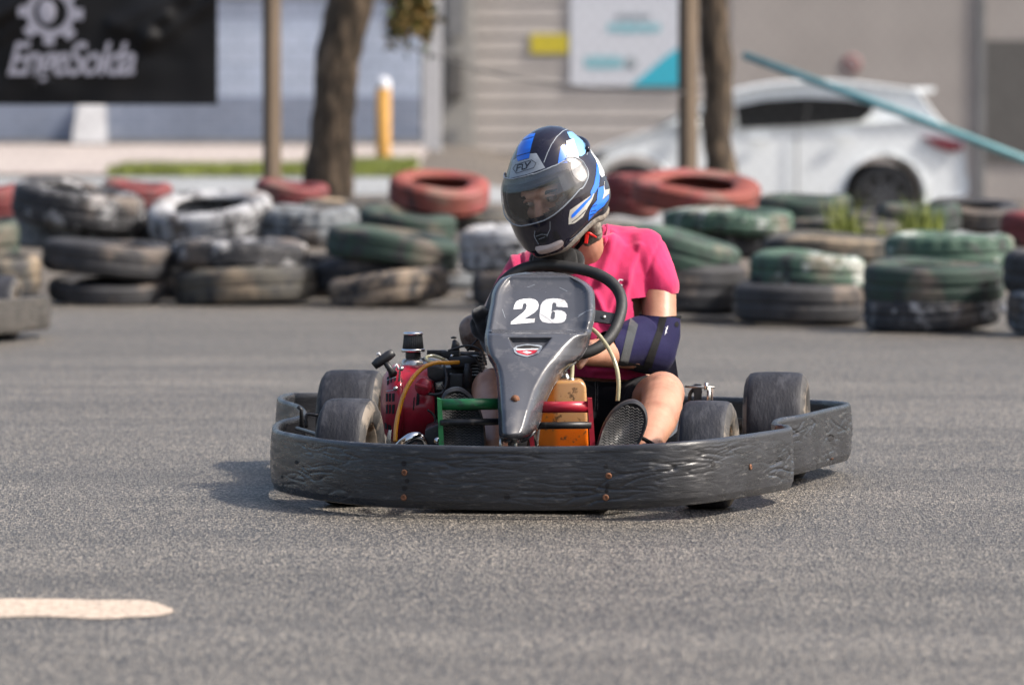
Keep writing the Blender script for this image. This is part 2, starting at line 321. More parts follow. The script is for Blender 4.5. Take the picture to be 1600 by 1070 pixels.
def remeshed(mb, name, voxel, smooth_it, m, parent, disp=None, sm_f=0.5, **props):
    me = mb.mesh(name + '_tmp'); o = bpy.data.objects.new(name + '_tmp', me); COL.objects.link(o)
    r = o.modifiers.new('r', 'REMESH'); r.mode = 'VOXEL'; r.voxel_size = voxel; r.adaptivity = 0
    if smooth_it: s = o.modifiers.new('s', 'SMOOTH'); s.iterations = smooth_it; s.factor = sm_f
    dg = bpy.context.evaluated_depsgraph_get(); dg.update()
    m2 = bpy.data.meshes.new_from_object(o.evaluated_get(dg)); bpy.data.objects.remove(o); bpy.data.meshes.remove(me)
    m2.name = name; m2.materials.clear(); m2.materials.append(M[m]) 
    m2.polygons.foreach_set('material_index', [0] * len(m2.polygons))
    if disp:
        nv = [v.normal.copy() for v in m2.vertices]
        for v, nn in zip(m2.vertices, nv): v.co = v.co + nn * disp(v.co, nn)
    out = MB(); out.v = [tuple(v.co) for v in m2.vertices]; out.f = [list(p.vertices) for p in m2.polygons]; out.mats = [m]; out.mi = [0] * len(out.f); out.sm = [True] * len(out.f)
    bpy.data.meshes.remove(m2)
    return out
def catmull(pts, n, closed=False):
    out = []; N = len(pts)
    for i in range(N if closed else N - 1):
        g = lambda k: Vector(pts[k % N]) if closed else Vector(pts[max(0, min(N - 1, k))])
        p0, p1, p2, p3 = g(i - 1), g(i), g(i + 1), g(i + 2)
        for k in range(n):
            t_ = k / n; out.append(0.5 * ((2 * p1) + (p2 - p0) * t_ + (2 * p0 - 5 * p1 + 4 * p2 - p3) * t_ ** 2 + (3 * p1 - p0 - 3 * p2 + p3) * t_ ** 3))
    if not closed: out.append(Vector(pts[-1]))
    return out
def inpoly(px, py, poly):
    res = np.zeros(px.shape, bool); n = len(poly)
    for i in range(n):
        x1, y1 = poly[i]; x2, y2 = poly[(i + 1) % n]
        if y1 == y2: continue
        c = ((y1 > py) != (y2 > py)) & (px < (x2 - x1) * (py - y1) / (y2 - y1) + x1); res ^= c
    return res
def segd(px, py, pts):
    d = np.full(px.shape, 1e9)
    for (x1, y1), (x2, y2) in zip(pts[:-1], pts[1:]):
        vx, vy = x2 - x1, y2 - y1; L = max(vx * vx + vy * vy, 1e-9)
        t_ = np.clip(((px - x1) * vx + (py - y1) * vy) / L, 0, 1); d = np.minimum(d, np.hypot(px - x1 - vx * t_, py - y1 - vy * t_))
    return d
def decal(mb, bvh, m, polys=(), strokes=(), off=0.0008, step=0.45, curve=False):
    """paint an area of a surface: cells of a fine grid laid on the surface itself"""
    allp = [p for q in polys for p in q] + [p for q, w_ in strokes for p in q]
    pad = max([w_ for q, w_ in strokes], default=0) + 1
    x0 = min(p[0] for p in allp) - pad; x1 = max(p[0] for p in allp) + pad; y0 = min(p[1] for p in allp) - pad; y1 = max(p[1] for p in allp) + pad
    nx = int((x1 - x0) / step) + 1; ny = int((y1 - y0) / step) + 1
    gx, gy = np.meshgrid(x0 + (np.arange(nx) + 0.5) * step, y0 + (np.arange(ny) + 0.5) * step)
    ms = np.zeros(gx.shape, bool)
    for q in polys: ms ^= inpoly(gx, gy, [(p.x, p.y) for p in catmull([(a, b, 0) for a, b in q], 6, True)] if curve else q)
    for q, w_ in strokes: ms |= segd(gx, gy, q) < w_
    idx = {}; vs = []; fs = []
    def vert(i, j):
        k = (i, j)
        if k in idx: return idx[k]
        d = ray(x0 + i * step, y0 + j * step).normalized(); h = bvh.ray_cast(CP, d)
        if h[0] is None: idx[k] = None; return None
        nn = h[1] if h[1].dot(d) < 0 else -h[1]
        idx[k] = len(vs); vs.append(h[0] + nn * off); return idx[k]
    for j, i in zip(*np.nonzero(ms)):
        q = [vert(i, j), vert(i + 1, j), vert(i + 1, j + 1), vert(i, j + 1)]
        if None in q: continue
        if max((vs[q[0]] - vs[q[2]]).length, (vs[q[1]] - vs[q[3]]).length) > 0.012: continue
        fs.append(q)
    mb.add(vs, fs, m)
def Z(ox, oy, s): return lambda l: [(ox + x / s, oy + y / s) for x, y in l]
# ------------------------------------------------------------------ ground and setting
def smst(a, b, x): t_ = max(0, min(1, (x - a) / (b - a))); return t_ * t_ * (3 - 2 * t_)
def gz(x, y): return 0.0225 * max(0, min(y, 75) - 27) * (1 - smst(-1.2, 2.5, x))
def sheet(name, xs, ys, m, dz=0.0, label=None, mask=None):
    vs = [(x, y, gz(x, y) + dz) for y in ys for x in xs]; n = len(xs); fs = []
    for j in range(len(ys) - 1):
        for i in range(n - 1):
            if mask is None or mask(0.5 * (xs[i] + xs[i + 1]), 0.5 * (ys[j] + ys[j + 1])): fs.append([j * n + i, j * n + i + 1, (j + 1) * n + i + 1, (j + 1) * n + i])
    o = MB().add(vs, fs, m).build(name, fixn=False, kind='structure'); return o
fr = lambda a, b, n: [a + (b - a) * i / n for i in range(n + 1)]
GX = [-400, -120, -40, -20] + fr(-12, 12, 48) + [20, 40, 120, 400]
sheet('ground', GX, [-60, 0, 10, 20] + fr(26.6, 75, 60) + [120, 400, 900], 'dirt_ground', -0.006)
sheet('track', [-60, -20, -8, 0, 8, 20, 60], [-30, 0, 10, 20, 26.4], 'asphalt', 0.0)
sheet('street', [-60, -20] + fr(-12, 14, 52) + [30, 60], fr(42.5, 47.2, 8), 'road', 0.002)
sheet('sidewalk', [-60, -20] + fr(-12, -1.0, 30), fr(48.2, 59.7, 14), 'paving', 0.008)
sheet('verge', fr(-3.4, -0.95, 20), fr(47.2, 51.6, 8), 'soil', 0.016)
def blades(name, n, fx, hgt, wd, label=None, **props):
    mb = MB(); vs = []; fs = []
    for _ in range(n):
        x, y, z = fx(); a = random.uniform(0, 6.28); h = hgt * random.uniform(0.5, 1.2); w_ = wd * random.uniform(0.6, 1.2); lx, ly = random.gauss(0, h * 0.22), random.gauss(0, h * 0.22)
        dx, dy = w_ * math.cos(a), w_ * math.sin(a); o = len(vs)
        vs += [(x - dx, y - dy, z), (x + dx, y + dy, z), (x + dx * .7 + lx * .4, y + dy * .7 + ly * .4, z + h * .55), (x - dx * .7 + lx * .4, y - dy * .7 + ly * .4, z + h * .55), (x + lx, y + ly, z + h)]
        fs += [[o, o + 1, o + 2, o + 3], [o + 3, o + 2, o + 4]]
    mb.add(vs, fs, 'grass')
    if label: props['label'] = label
    return mb.build(name, fixn=False, **props)
def fgr():
    x = -1.0 - 3.0 * random.random() ** 1.3; y = random.uniform(47.3, 51.4 if x > -2.2 else 49.6); return x, y, gz(x, y) + 0.01
blades('grass', 9000, fgr, 0.10, 0.008, kind='stuff')
# painted patch on the track
pts = catmull([PZ(x + random.uniform(-5, 5), y + random.uniform(-.6, .6), 0.002) for x, y in [(-60, 938), (60, 935), (150, 936), (215, 937), (250, 944), (269, 954), (245, 961), (205, 963), (150, 966), (60, 962), (-60, 963)]], 6, True)
M['worn_paint'] = mat('worn_road_paint', (0.44, 0.36, 0.29), 0.9, var=0.28, vs=60, bump=0.9, bs=200, bd=0.004, dirt=(0.12, 0.11, 0.10), dsc=90, dth=0.63, scale=(1, .45, 1))
bm = bmesh.new(); f = bm.faces.new([bm.verts.new(p) for p in pts]); me = bpy.data.meshes.new('painted_marking'); bm.to_mesh(me); bm.free(); me.materials.append(M['worn_paint'])
link('painted_marking', me, kind='structure')

# left boundary wall, banner, fence
M['wall_blue'] = t_ = None
def brickmat(name, c1, c2, mortar, sx, sy, low=None):
    t = NT(name); v = t.coord('Object'); s = t.new('ShaderNodeSeparateXYZ'); t.link(v, s.inputs[0]); cb = t.new('ShaderNodeCombineXYZ'); t.link(s.outputs['X'], cb.inputs[0]); t.link(s.outputs['Z'], cb.inputs[1])
    b = t.new('ShaderNodeTexBrick'); t.link(cb.outputs[0], b.inputs['Vector']); b.inputs['Scale'].default_value = 1; b.inputs['Brick Width'].default_value = sx; b.inputs['Row Height'].default_value = sy
    b.inputs['Mortar Size'].default_value = 0.012; b.inputs['Color1'].default_value = c4(c1); b.inputs['Color2'].default_value = c4(c2); b.inputs['Mortar'].default_value = c4(mortar)
    c = b.outputs['Color']
    c = t.mix(1.0, c, t.ramp(t.noise(t.coord('Object', (1, 1, 0.5)), 1.2, 5), [(0.3, (0.85,) * 3), (0.7, (1.12,) * 3)]), 'MULTIPLY')
    t.link(c, t.b.inputs['Base Color']); t.b.inputs['Roughness'].default_value = 0.85; t.link(t.bump(b.outputs['Fac'], 0.4, -0.01), t.b.inputs['Normal']); return t.m
M['wall_blue'] = brickmat('pale_blue_blockwork', (0.37, 0.43, 0.54), (0.40, 0.455, 0.56), (0.29, 0.34, 0.43), 0.4, 0.2)
M['wall_low'] = brickmat('slate_blue_blockwork', (0.20, 0.235, 0.31), (0.23, 0.265, 0.34), (0.16, 0.19, 0.25), 0.4, 0.12)
M['concrete_pale'] = mat('pale_concrete', (0.36, 0.36, 0.37), 0.85, var=0.15, vs=3)
M['concrete_dark'] = mat('dark_concrete', (0.20, 0.20, 0.20), 0.9, var=0.2, vs=3)
rt = root('boundary_wall', 'long pale blue painted block wall beyond the sidewalk, behind the black banner', 'wall', (-8, 60.2, 0.74))
MB().box((-12.9, 60.2, 1.95), (23.5, 0.3, 1.25), 'wall_blue').build('upper_wall', rt)
MB().box((-12.9, 60.19, 1.03), (23.5, 0.32, 0.6), 'wall_low').build('wall_base', rt)
MB().box((-12.9, 60.2, 2.68), (23.6, 0.44, 0.2), 'concrete_pale').build('coping', rt)
MB().box((-12.9, 60.02, 0.77), (23.5, 0.06, 0.09), 'concrete_dark').build('plinth', rt)
mb = MB(); mb.add([P(112, 224, 59.6), P(168, 224, 59.6), P(165, 160, 60), P(122, 160, 60), P(112, 224, 60), P(168, 224, 60), P(165, 160, 60.02), P(122, 160, 60.02)],
       [[0, 1, 2, 3], [0, 4, 7, 3], [1, 5, 6, 2], [0, 1, 5, 4], [3, 2, 6, 7]], 'concrete_pale', False); mb.build('buttress', label='short white concrete buttress at the wall foot', parent=rt)
FY = 33.0
def polymesh(name, pts, y, thick, m, parent=None, local=None):
    # flat outline in x-z, extruded backwards
    n = len(pts); vs = [(x, y, z) for x, z in pts] + [(x, y + thick, z) for x, z in pts]
    mb = MB().add(vs, [list(range(n)), list(range(2 * n - 1, n - 1, -1))] + [[i, (i + 1) % n, n + (i + 1) % n, n + i] for i in range(n)], m, False)
    return mb
# banner: vinyl sheet with creases, gear emblem and lettering
M['banner'] = mat('banner_vinyl', (0.006, 0.006, 0.007), 0.55, var=0.1, vs=2, spec=0.25)
M['banner_print'] = mat('banner_print', (0.30, 0.30, 0.36), 0.5, var=0.05)
rt = root('banner', 'black banner with silver gear emblem and slanted lettering, tied to the fence', 'banner', P(160, 165, FY - .1))
FZ = [((230, 60), (360, -30), 0.07, 16), ((250, 45), (330, -10), -.05, 12), ((180, 40), (290, -12), 0.04, 14), ((200, 50), (260, 25), 0.03, 12), ((-10, 30), (80, -30), .07, 14), ((0, 60), (40, 30), .02, 10)]
vs = []; fs = []; nx, ny = 130, 70
for j in range(ny + 1):
    for i in range(nx + 1):
        px = -60 + (340 + 60) * i / nx; py = -40 + (164 + 40) * j / ny; d = 0.012 * noise.noise((px / 60, py / 50, 3))
        for (a, b, k, wd) in FZ:
            dd = float(segd(np.array([px]), np.array([py]), [a, b])[0]); d += k * math.exp(-(dd / wd) ** 2)
        vs.append(P(px, py, FY - 0.13 - d))
for j in range(ny):
    for i in range(nx): q = j * (nx + 1) + i; fs.append([q, q + 1, q + nx + 2, q + nx + 1])
bb = MB().add(vs, fs, 'banner'); bb.build('banner_sheet', rt); bv = bb.bvh()
def text_mesh(s, size, shear=0, offset=0):
    cu = bpy.data.curves.new('t', 'FONT'); cu.body = s; cu.size = size; cu.shear = shear; cu.offset = offset; cu.extrude = 0.004; cu.space_character = 0.9
    o = bpy.data.objects.new('t', cu); COL.objects.link(o); dg = bpy.context.evaluated_depsgraph_get(); dg.update(); me = bpy.data.meshes.new_from_object(o.evaluated_get(dg)); bpy.data.objects.remove(o); return me
me = text_mesh('EngeSolda', 0.235, 0.35, 0.004)
xs = [v.co.x for v in me.vertices]; x0, x1 = min(xs), max(xs)
a, b = P(12, 117, FY - .2), P(212, 117, FY - .2); sx = (b.x - a.x) / (x1 - x0)
for v in me.vertices: v.co = Vector((a.x + (v.co.x - x0) * sx, a.y - v.co.z, a.z + v.co.y * 1.35))
me.transform(world_of(rt).inverted()); me.materials.clear(); me.materials.append(M['banner_print']); link('lettering', me, rt)
gc = P(79, 20, FY - .19); rr = 7511 / (FY - .19); pts = []
for k in range(160):
    q = 2 * math.pi * k / 160; r = (51 if math.cos(8 * q + 0.4) > 0 else 38) / rr
    pts.append((gc.x + r * math.cos(q), gc.z + r * math.sin(q)))
ins = [(gc.x + 27 / rr * math.cos(2 * math.pi * k / 160), gc.z + 27 / rr * math.sin(2 * math.pi * k / 160)) for k in range(160)]
vs = [(x, gc.y, z) for x, z in pts] + [(x, gc.y, z) for x, z in ins]
g = MB().add(vs, [[i, (i + 1) % 160, 160 + (i + 1) % 160, 160 + i] for i in range(160)], 'banner_print', False)
g.ell((gc.x - 6 / rr, gc.y, gc.z + 1 / rr), (14 / rr, 0.004, 19 / rr), 'banner_print'); g.build('gear_emblem', rt)
# chain link fence
M['wire'] = mat('fence_wire', (0.10, 0.10, 0.10), 0.8, 0.0, var=0.2)
M['post_wood'] = mat('weathered_post', (0.16, 0.12, 0.085), 0.9, var=0.3, vs=6, scale=(1, 1, 0.15))
M['teal'] = mat('teal_paint', (0.13, 0.31, 0.34), 0.5, var=0.15, vs=5)
rt = root('chain_link_fence', 'tall chain link fence between two thick posts behind the tyre barrier', 'fence', (0, FY, gz(0, FY)))
mb = MB(); vs = []; fs = []; r = 0.0006; x = -12.0; H = 2.9
while x < 10:
    for sg in (1, -1):
        a = Vector((x, FY, 0.05)); b = Vector((x + sg * H * .85, FY, 0.05 + H)); o = len(vs); d = (b - a).normalized(); e = d.cross(Vector((0, 1, 0))) * r
        for p in (a, b):
            for k in (e, Vector((0, r, 0)) - e * .5, Vector((0, -r, 0)) - e * .5): vs.append(p + k)
        fs += [[o, o + 1, o + 4, o + 3], [o + 1, o + 2, o + 5, o + 4], [o + 2, o, o + 3, o + 5]]
    x += 0.10
mb.add(vs, fs, 'wire'); mb.build('chain_link_mesh', rt, fixn=False)
for px, wpx in ((425, 29), (1075, 31)):
    c = P(px, 150, FY + .12); hw = wpx / (7511 / FY) / 2; MB().box((c.x, c.y, 1.7), (1.5 * hw, 1.5 * hw, 3.4), 'post_wood', rot=(0, 0, R(38)), bev=0.01).build('post', rt)
mb = MB(); mb.tube(catmull([P(600, 62, FY - .05), P(680, 88, FY - .05), P(800, 121, FY - .05), P(940, 139, FY - .05), P(1070, 146, FY - .05)], 8), 0.007, 'wire'); mb.build('sagging_cable', rt)
mb = MB(); a, b = P(1163, 87, FY - .2), P(1680, 280, FY - 1.6); mb.tube([a, a.lerp(b, .5) + Vector((0, 0, .01)), b], 0.027, 'teal', 14)
rt2 = mb.build('fallen_pipe', label='long teal metal pipe slanting down to the right in front of the parked car', category='pipe')
# trees
t = NT('bark'); v = t.coord('Object', (1, 1, 0.25)); c = t.ramp(t.noise(v, 16, 8, 0.7), [(0.3, (0.018, 0.014, 0.011)), (0.5, (0.07, 0.052, 0.036)), (0.66, (0.26, 0.19, 0.13))])
t.link(c, t.b.inputs['Base Color']); t.b.inputs['Roughness'].default_value = 0.95; t.link(t.bump(t.noise(v, 20, 8, 0.7), 1.0, 0.03), t.b.inputs['Normal']); M['bark'] = t.m
M['leaf_olive'] = mat('dry_leaf', (0.30, 0.20, 0.06), 0.6, var=0.5, vs=3)
M['leaf_green'] = mat('leaf', (0.06, 0.10, 0.02), 0.55, var=0.5, vs=3)
def trunk(mb, pts, rs):
    P_ = catmull(pts, 10); n = len(P_); rr = [np.interp(i / (n - 1), np.linspace(0, 1, len(rs)), rs) for i in range(n)]
    o = len(mb.v); mb.tube(P_, rr, 'bark', 22)
    for i in range(o, len(mb.v)):
        v = Vector(mb.v[i]); k = noise.noise(v * 3.0) * 0.035 + noise.noise(v * 9) * .015; mb.v[i] = tuple(v + Vector((k, k * .4, 0)))
def leaves(n, c, rad, size, mats):
    mb = MB()
    cl = [(Vector(c) + Vector((random.gauss(0, rad[0] * .5), random.gauss(0, rad[1] * .5), random.gauss(0, rad[2] * .5)))) for _ in range(16)]
    for k in range(n):
        p = random.choice(cl) + Vector((random.gauss(0, rad[0] * .22), random.gauss(0, rad[1] * .22), random.gauss(0, rad[2] * .22)))
        u = Vector((random.gauss(0, 1), random.gauss(0, 1), random.gauss(-.6, 1))).normalized(); w_ = u.cross(Vector((random.random(), random.random(), random.random()))).normalized()
        s_ = size * random.uniform(.6, 1.3); mb.add([p, p + u * s_ * .5 + w_ * s_ * .22, p + u * s_, p + u * s_ * .5 - w_ * s_ * .22], [[0, 1, 2, 3]], random.choice(mats), False)
    return mb
rt = root('street_tree', 'thick leaning tree trunk with rough bark, right of the banner', 'tree', P(516, 300, 36.5))
mb = MB(); y = 36.5; trunk(mb, [P(514, 330, y), P(515, 250, y), P(520, 150, y), P(534, 60, y), P(556, -40, y), P(585, -190, y), P(600, -330, y)], [.20, .165, .165, .175, .18, .15, .10])
trunk(mb, [P(575, -150, y), P(610, -140, y + .2), P(640, -100, y + .3), P(650, -40, y + .3)], [.09, .06, .04, .02]); mb.build('trunk', rt)
leaves(1500, P(636, 2, y + .3), (.17, .3, .42), .085, ['leaf_olive', 'leaf_olive', 'leaf_green']).build('hanging_foliage', rt, fixn=False)
leaves(5000, P(600, -330, y), (2.0, 1.8, .8), .12, ['leaf_green', 'leaf_green', 'leaf_olive']).build('crown', rt, fixn=False)
rt = root('slender_tree', 'narrow dark tree trunk right beside the fence post, in front of the white car', 'tree', P(1122, 320, 35))
mb = MB(); y = 35; trunk(mb, [P(1128, 345, y), P(1126, 250, y), P(1121, 150, y), P(1117, 50, y), P(1112, -80, y), P(1108, -300, y)], [.125, .115, .11, .115, .11, .08]); mb.build('trunk', rt)
leaves(4000, P(1110, -360, y), (1.7, 1.6, .6), .12, ['leaf_green', 'leaf_green', 'leaf_olive']).build('crown', rt, fixn=False)
# building on the right: metal siding, plain wall, pillar, posters
M['siding'] = mat('metal_siding', (0.40, 0.37, 0.35), 0.6, var=0.06, vs=2)
M['plain_wall'] = mat('rendered_wall', (0.34, 0.31, 0.29), 0.9, var=0.1, vs=.8)
M['pillar'] = mat('grey_pillar', (0.30, 0.29, 0.27), 0.9, var=0.15, vs=1)
M['post_white'] = mat('white_post', (0.44, 0.44, 0.45), 0.7, var=0.08)
M['dark_open'] = mat('dark_panel', (0.10, 0.095, 0.09), 0.8, var=0.15)
M['yellow'] = mat('yellow_paint', (0.52, 0.43, 0.03), 0.6, var=0.1)
M['amber'] = mat('amber_paint', (0.42, 0.22, 0.04), 0.7, var=0.15)
M['sign_white'] = mat('sign_white', (0.58, 0.60, 0.65), 0.5, var=0.04)
M['sign_teal'] = mat('sign_teal', (0.04, 0.42, 0.55), 0.5, var=0.06)
M['sign_pale_teal'] = mat('sign_pale_teal', (0.22, 0.50, 0.56), 0.5, var=0.06)
M['sign_grey'] = mat('sign_grey', (0.30, 0.34, 0.37), 0.5, var=0.06)
BY = 62.0; k = 7511 / BY
rt = root('warehouse', 'large grey building with horizontal metal siding behind the parked car', 'building', (4, BY, 0))
mb = MB(); xa = P(738, 0, BY).x; xb = P(1142, 0, BY).x; z = 0.0
while z < 4.4:   # lapped boards
    h = 0.213; mb.add([(xa, BY - .014, z), (xb, BY - .014, z), (xb, BY, z + h - .012), (xa, BY, z + h - .012), (xa, BY + .03, z + h), (xb, BY + .03, z + h), (xa, BY + .03, z), (xb, BY + .03, z)],
                      [[0, 1, 2, 3], [3, 2, 5, 4], [0, 6, 7, 1], [0, 3, 4, 6], [1, 7, 5, 2]], 'siding', False); z += h
mb.build('siding', rt)
MB().box(((xb + 14) / 2, BY + .12, 2.2), (14 - xb, .3, 4.4), 'plain_wall').build('plain_wall', rt)
MB().box(((xa + 14) / 2, BY + 4, 2.3), (14 - xa, 7.5, 4.6), 'plain_wall').build('building_block', rt)
MB().box(((xa + 14) / 2, BY + 3.9, 4.7), (14.6 - xa, 8.6, .16), 'concrete_dark').build('roof', rt)
a = P(1540, 0, BY).x; b = P(1720, 0, BY).x; MB().box(((a + b) / 2, BY - .045, 1.3), (b - a, .04, 1.55), 'dark_open').build('roller_door', rt)
MB().box((a - .05, BY - .05, 2.2), (.09, .06, 4.4), 'concrete_dark').build('downpipe', rt)
for q in (1300,): MB().box((P(q, 0, BY).x, BY - .035, 2.9), (9, .02, .03), 'concrete_dark').build('ledge', rt)
a = P(690, 0, BY - .6); b = P(741, 0, BY - .6)
rt = root('gate_pillar', 'broad grey gate pillar with a dark meter box, left end of the warehouse', 'pillar', ((a.x + b.x) / 2, a.y, 0))
MB().box(((a.x + b.x) / 2, BY - .4, 2), (b.x - a.x, .5, 4), 'pillar', bev=.01).build('shaft', rt)
c = P(711, 119, BY - .7); MB().box((c.x, c.y, c.z), (.2, .12, .55), 'dark_open', bev=.02).build('meter_box', rt)
c = P(713, 25, BY - .7); MB().box((c.x, c.y, c.z + .1), (.2, .05, .75), 'concrete_dark').build('recess_panel', rt)
c = P(707, 215, BY - .7); MB().box((c.x, c.y, c.z), (.16, .06, .2), 'concrete_dark').build('hatch', rt)
a = P(675, 0, 58); mb = MB().box((a.x, 58, 2.2), (.225, .2, 3.6), 'post_white', bev=.01); mb.box((a.x, 58, .45), (.3, .28, .1), 'post_white')
mb.build('white_post', label='tall white square post standing left of the grey gate pillar', category='post')
rt = root('bollard', 'amber yellow bollard with white top on the grass by the white post', 'bollard', P(599, 248, 51))
a = P(599, 246, 51); bpt = P(599, 138, 51); mb = MB().lathe([(0, 0), (.085, 0), (.085, .03), (.078, .05), (.078, bpt.z - a.z), (0, bpt.z - a.z)], 'amber', c=a, n=20); mb.build('bollard_body', rt)
MB().lathe([(.079, 0), (.079, .06), (.05, .11), (0, .12)], 'sign_white', c=bpt, n=20).build('bollard_cap', rt)
def rect(name, x0, y0, x1, y1, Y, m, th=.03, **kw):
    a = P(x0, y0, Y); b = P(x1, y1, Y); return MB().box(((a.x + b.x) / 2, Y, (a.z + b.z) / 2), (abs(b.x - a.x), th, abs(a.z - b.z)), m).build(name, **kw)
rect('yellow_sign', 829, 54, 888, 84, BY - .03, 'yellow', .02, label='small plain yellow sign on the siding left of the white poster', category='sign')
rt = root('poster', 'large white poster with turquoise lines and a turquoise corner on the siding', 'poster', P(975, 135, BY - .12))
rect('board', 891, -70, 1068, 135, BY - .03, 'sign_white', .024, parent=rt)
def glyphs(name, x0, x1, y0, y1, m, n, Y, rt):   # small illegible letter strokes
    mb = MB(); w_ = (x1 - x0) / n
    for i in range(n):
        xa = x0 + i * w_; a = P(xa, y1, Y); b = P(xa + w_ * .72, y0, Y); mb.box(((a.x + b.x) / 2, Y, (a.z + b.z) / 2), (b.x - a.x, .004, (b.z - a.z) * random.choice((1, .8, 1))), m)
    mb.build(name, rt)
glyphs('text_line', 962, 1018, 22, 31, 'sign_grey', 9, BY - .046, rt); glyphs('text_line', 950, 1034, 36, 52, 'sign_pale_teal', 9, BY - .046, rt)
glyphs('text_line', 914, 975, 88, 108, 'sign_pale_teal', 7, BY - .046, rt); MB().ell(P(986, 99, BY - .045), (.09, .006, .09), 'sign_grey').build('round_logo', rt)
c0, c1, c2, c3 = P(985, 135, BY), P(1068, 135, BY), P(1068, 70, BY), P(1040, 88, BY); polymesh('', [(p.x, p.z) for p in (c0, c1, c2, c3)], BY - .046, .004, 'sign_teal').build('corner_graphic', rt)
c = P(1331, 100, BY - .032); r = .14
rt = root('round_sign', 'small round white sign with red ring and bar on the plain wall above the car', 'sign', c)
MB().lathe([(0, 0), (r, 0), (r, .01), (0, .012)], 'siding', c=c, axis=(0, -1, 0), n=40).build('disc', rt).data.polygons.foreach_set('use_smooth', [False] * 120)
M['sign_red'] = mat('sign_red', (0.26, 0.12, 0.12), 0.6, var=0.1)
mb = MB().lathe([(r * .62, .014), (r * .9, .014), (r * .9, .017), (r * .62, .017)], 'sign_red', c=c, axis=(0, -1, 0), n=40); mb.box((c.x, c.y - .018, c.z), (r * 1.4, .004, .05), 'sign_red', rot=(0, R(45), 0)); mb.build('prohibition_ring', rt)

# ------------------------------------------------------------------ parked car (side on, nose to the left)
M['car_white'] = mat('car_white', (0.78, 0.81, 0.82), 0.4, var=0.04, vs=2, coat=0.2)
M['car_glass'] = mat('car_glass', (0.010, 0.011, 0.013), 0.06, var=0.1, spec=0.7)
M['car_black'] = mat('car_black_trim', (0.02, 0.02, 0.02), 0.6, var=0.2)
M['tail'] = mat('tail_light', (0.16, 0.03, 0.045), 0.2, var=0.2, coat=0.6)
M['alloy'] = mat('alloy_wheel', (0.14, 0.14, 0.145), 0.5, 0.5, var=0.1)
CY = 50.0
rt = root('parked_car', 'white hatchback parked side on behind the tyre barrier, dark windows', 'car', (P(1210, 0, CY).x, CY + .8, 0))
arc_ = lambda cx, r: [(cx + r * math.cos(a), 306 - r * math.sin(a)) for a in np.linspace(-.25, math.pi + .25, 22)]
lower = [(902, 322), (900, 285), (906, 258), (925, 240), (965, 222), (1020, 205), (1060, 196), (1150, 201), (1350, 193), (1430, 190), (1474, 196), (1500, 208), (1507, 225), (1509, 262), (1513, 290), (1505, 306), (1455, 321)]
roofl = [(1020, 207), (1060, 185), (1100, 163), (1145, 143), (1206, 130), (1276, 126), (1337, 128), (1403, 136), (1436, 141), (1444, 152), (1466, 182), (1484, 200)]
def carpt(px, py, lat):  # lat 0 near side .. 1 far side
    p = P(px, py, CY); return Vector((p.x, CY + 1.72 * lat, p.z))
def carshell(prof, lats, tuck, m, name, closed=True):
    ref = Vector((P(1210, 0, CY).x, 0, P(0, 240, CY).z)); vs = []; fs = []; n = len(prof)
    for la, s_ in zip(lats, tuck):
        for px, py in prof:
            p = carpt(px, py, la); p.x = ref.x + (p.x - ref.x) * (1 - (1 - s_) * .5); p.z = ref.z + (p.z - ref.z) * (s_ if p.z > ref.z else 1); vs.append(p)
    for i in range(len(lats) - 1):
        for k_ in range(n - (0 if closed else 1)): fs.append([i * n + k_, i * n + (k_ + 1) % n, (i + 1) * n + (k_ + 1) % n, (i + 1) * n + k_])
    if closed: fs.append(list(range(n))); fs.append([(len(lats) - 1) * n + q for q in range(n)][::-1])
    return MB().add(vs, fs, m)
wc = [P(990, 306, CY), P(1383, 306, CY)]; wr = .335; arch = .43
P_ = [(p.x, p.y) for p in catmull([(a, b, 0) for a, b in lower], 6)] + arc_(1383, arch * 7511 / CY) + arc_(990, arch * 7511 / CY)
o = carshell(P_, [0.02, 0, 0, .03, .5, .97, 1, 1, .98], [.96, 1, 1, 1, 1, 1, 1, 1, .96], 'car_white', 'body').build('body', rt)
for c in ():
    cm = MB().lathe([(0, -1), (arch, -1), (arch, 3), (0, 3)], 'car_black', c=(c.x, CY, c.z), axis=(0, 1, 0), n=40).build('cutter'); cm['kind'] = 'helper'
    b_ = o.modifiers.new('b', 'BOOLEAN'); b_.object = cm; b_.operation = 'DIFFERENCE'; b_.solver = 'EXACT'
    dg = bpy.context.evaluated_depsgraph_get(); dg.update(); m2 = bpy.data.meshes.new_from_object(o.evaluated_get(dg)); o.modifiers.clear(); o.data = m2; bpy.data.objects.remove(cm)
smooth_by_angle(o, 40); [setattr(p_, 'use_smooth', False) for p_ in o.data.polygons if len(p_.vertices) > 10]
rl = [(p.x, p.y) for p in catmull([(a, b, 0) for a, b in roofl], 5)]; base_ = [(1460, 206), (1350, 208), (1060, 212)]
carshell(rl + base_, [.10, .06, .10, .5, .90, .94, .90], [.9, .985, 1, 1.02, 1, .985, .9], 'car_white', 'cabin').build('cabin', rt); [setattr(p_, 'use_smooth', False) for p_ in bpy.data.objects['cabin'].data.polygons if len(p_.vertices) > 10]
win = [(1150, 166), (1195, 157), (1260, 153), (1325, 156), (1366, 164), (1362, 178), (1346, 190), (1250, 197), (1155, 201)]
winf = [(1072, 198), (1090, 182), (1120, 168), (1143, 163), (1146, 201), (1075, 205)]
for wpoly, nm in ((win, 'rear_window'), (winf, 'front_window')):
    pp = [carpt(a, b, .058) for a, b in wpoly]; polymesh('', [(p.x, p.z) for p in pp], CY + .075, .03, 'car_glass').build('side_window', rt)
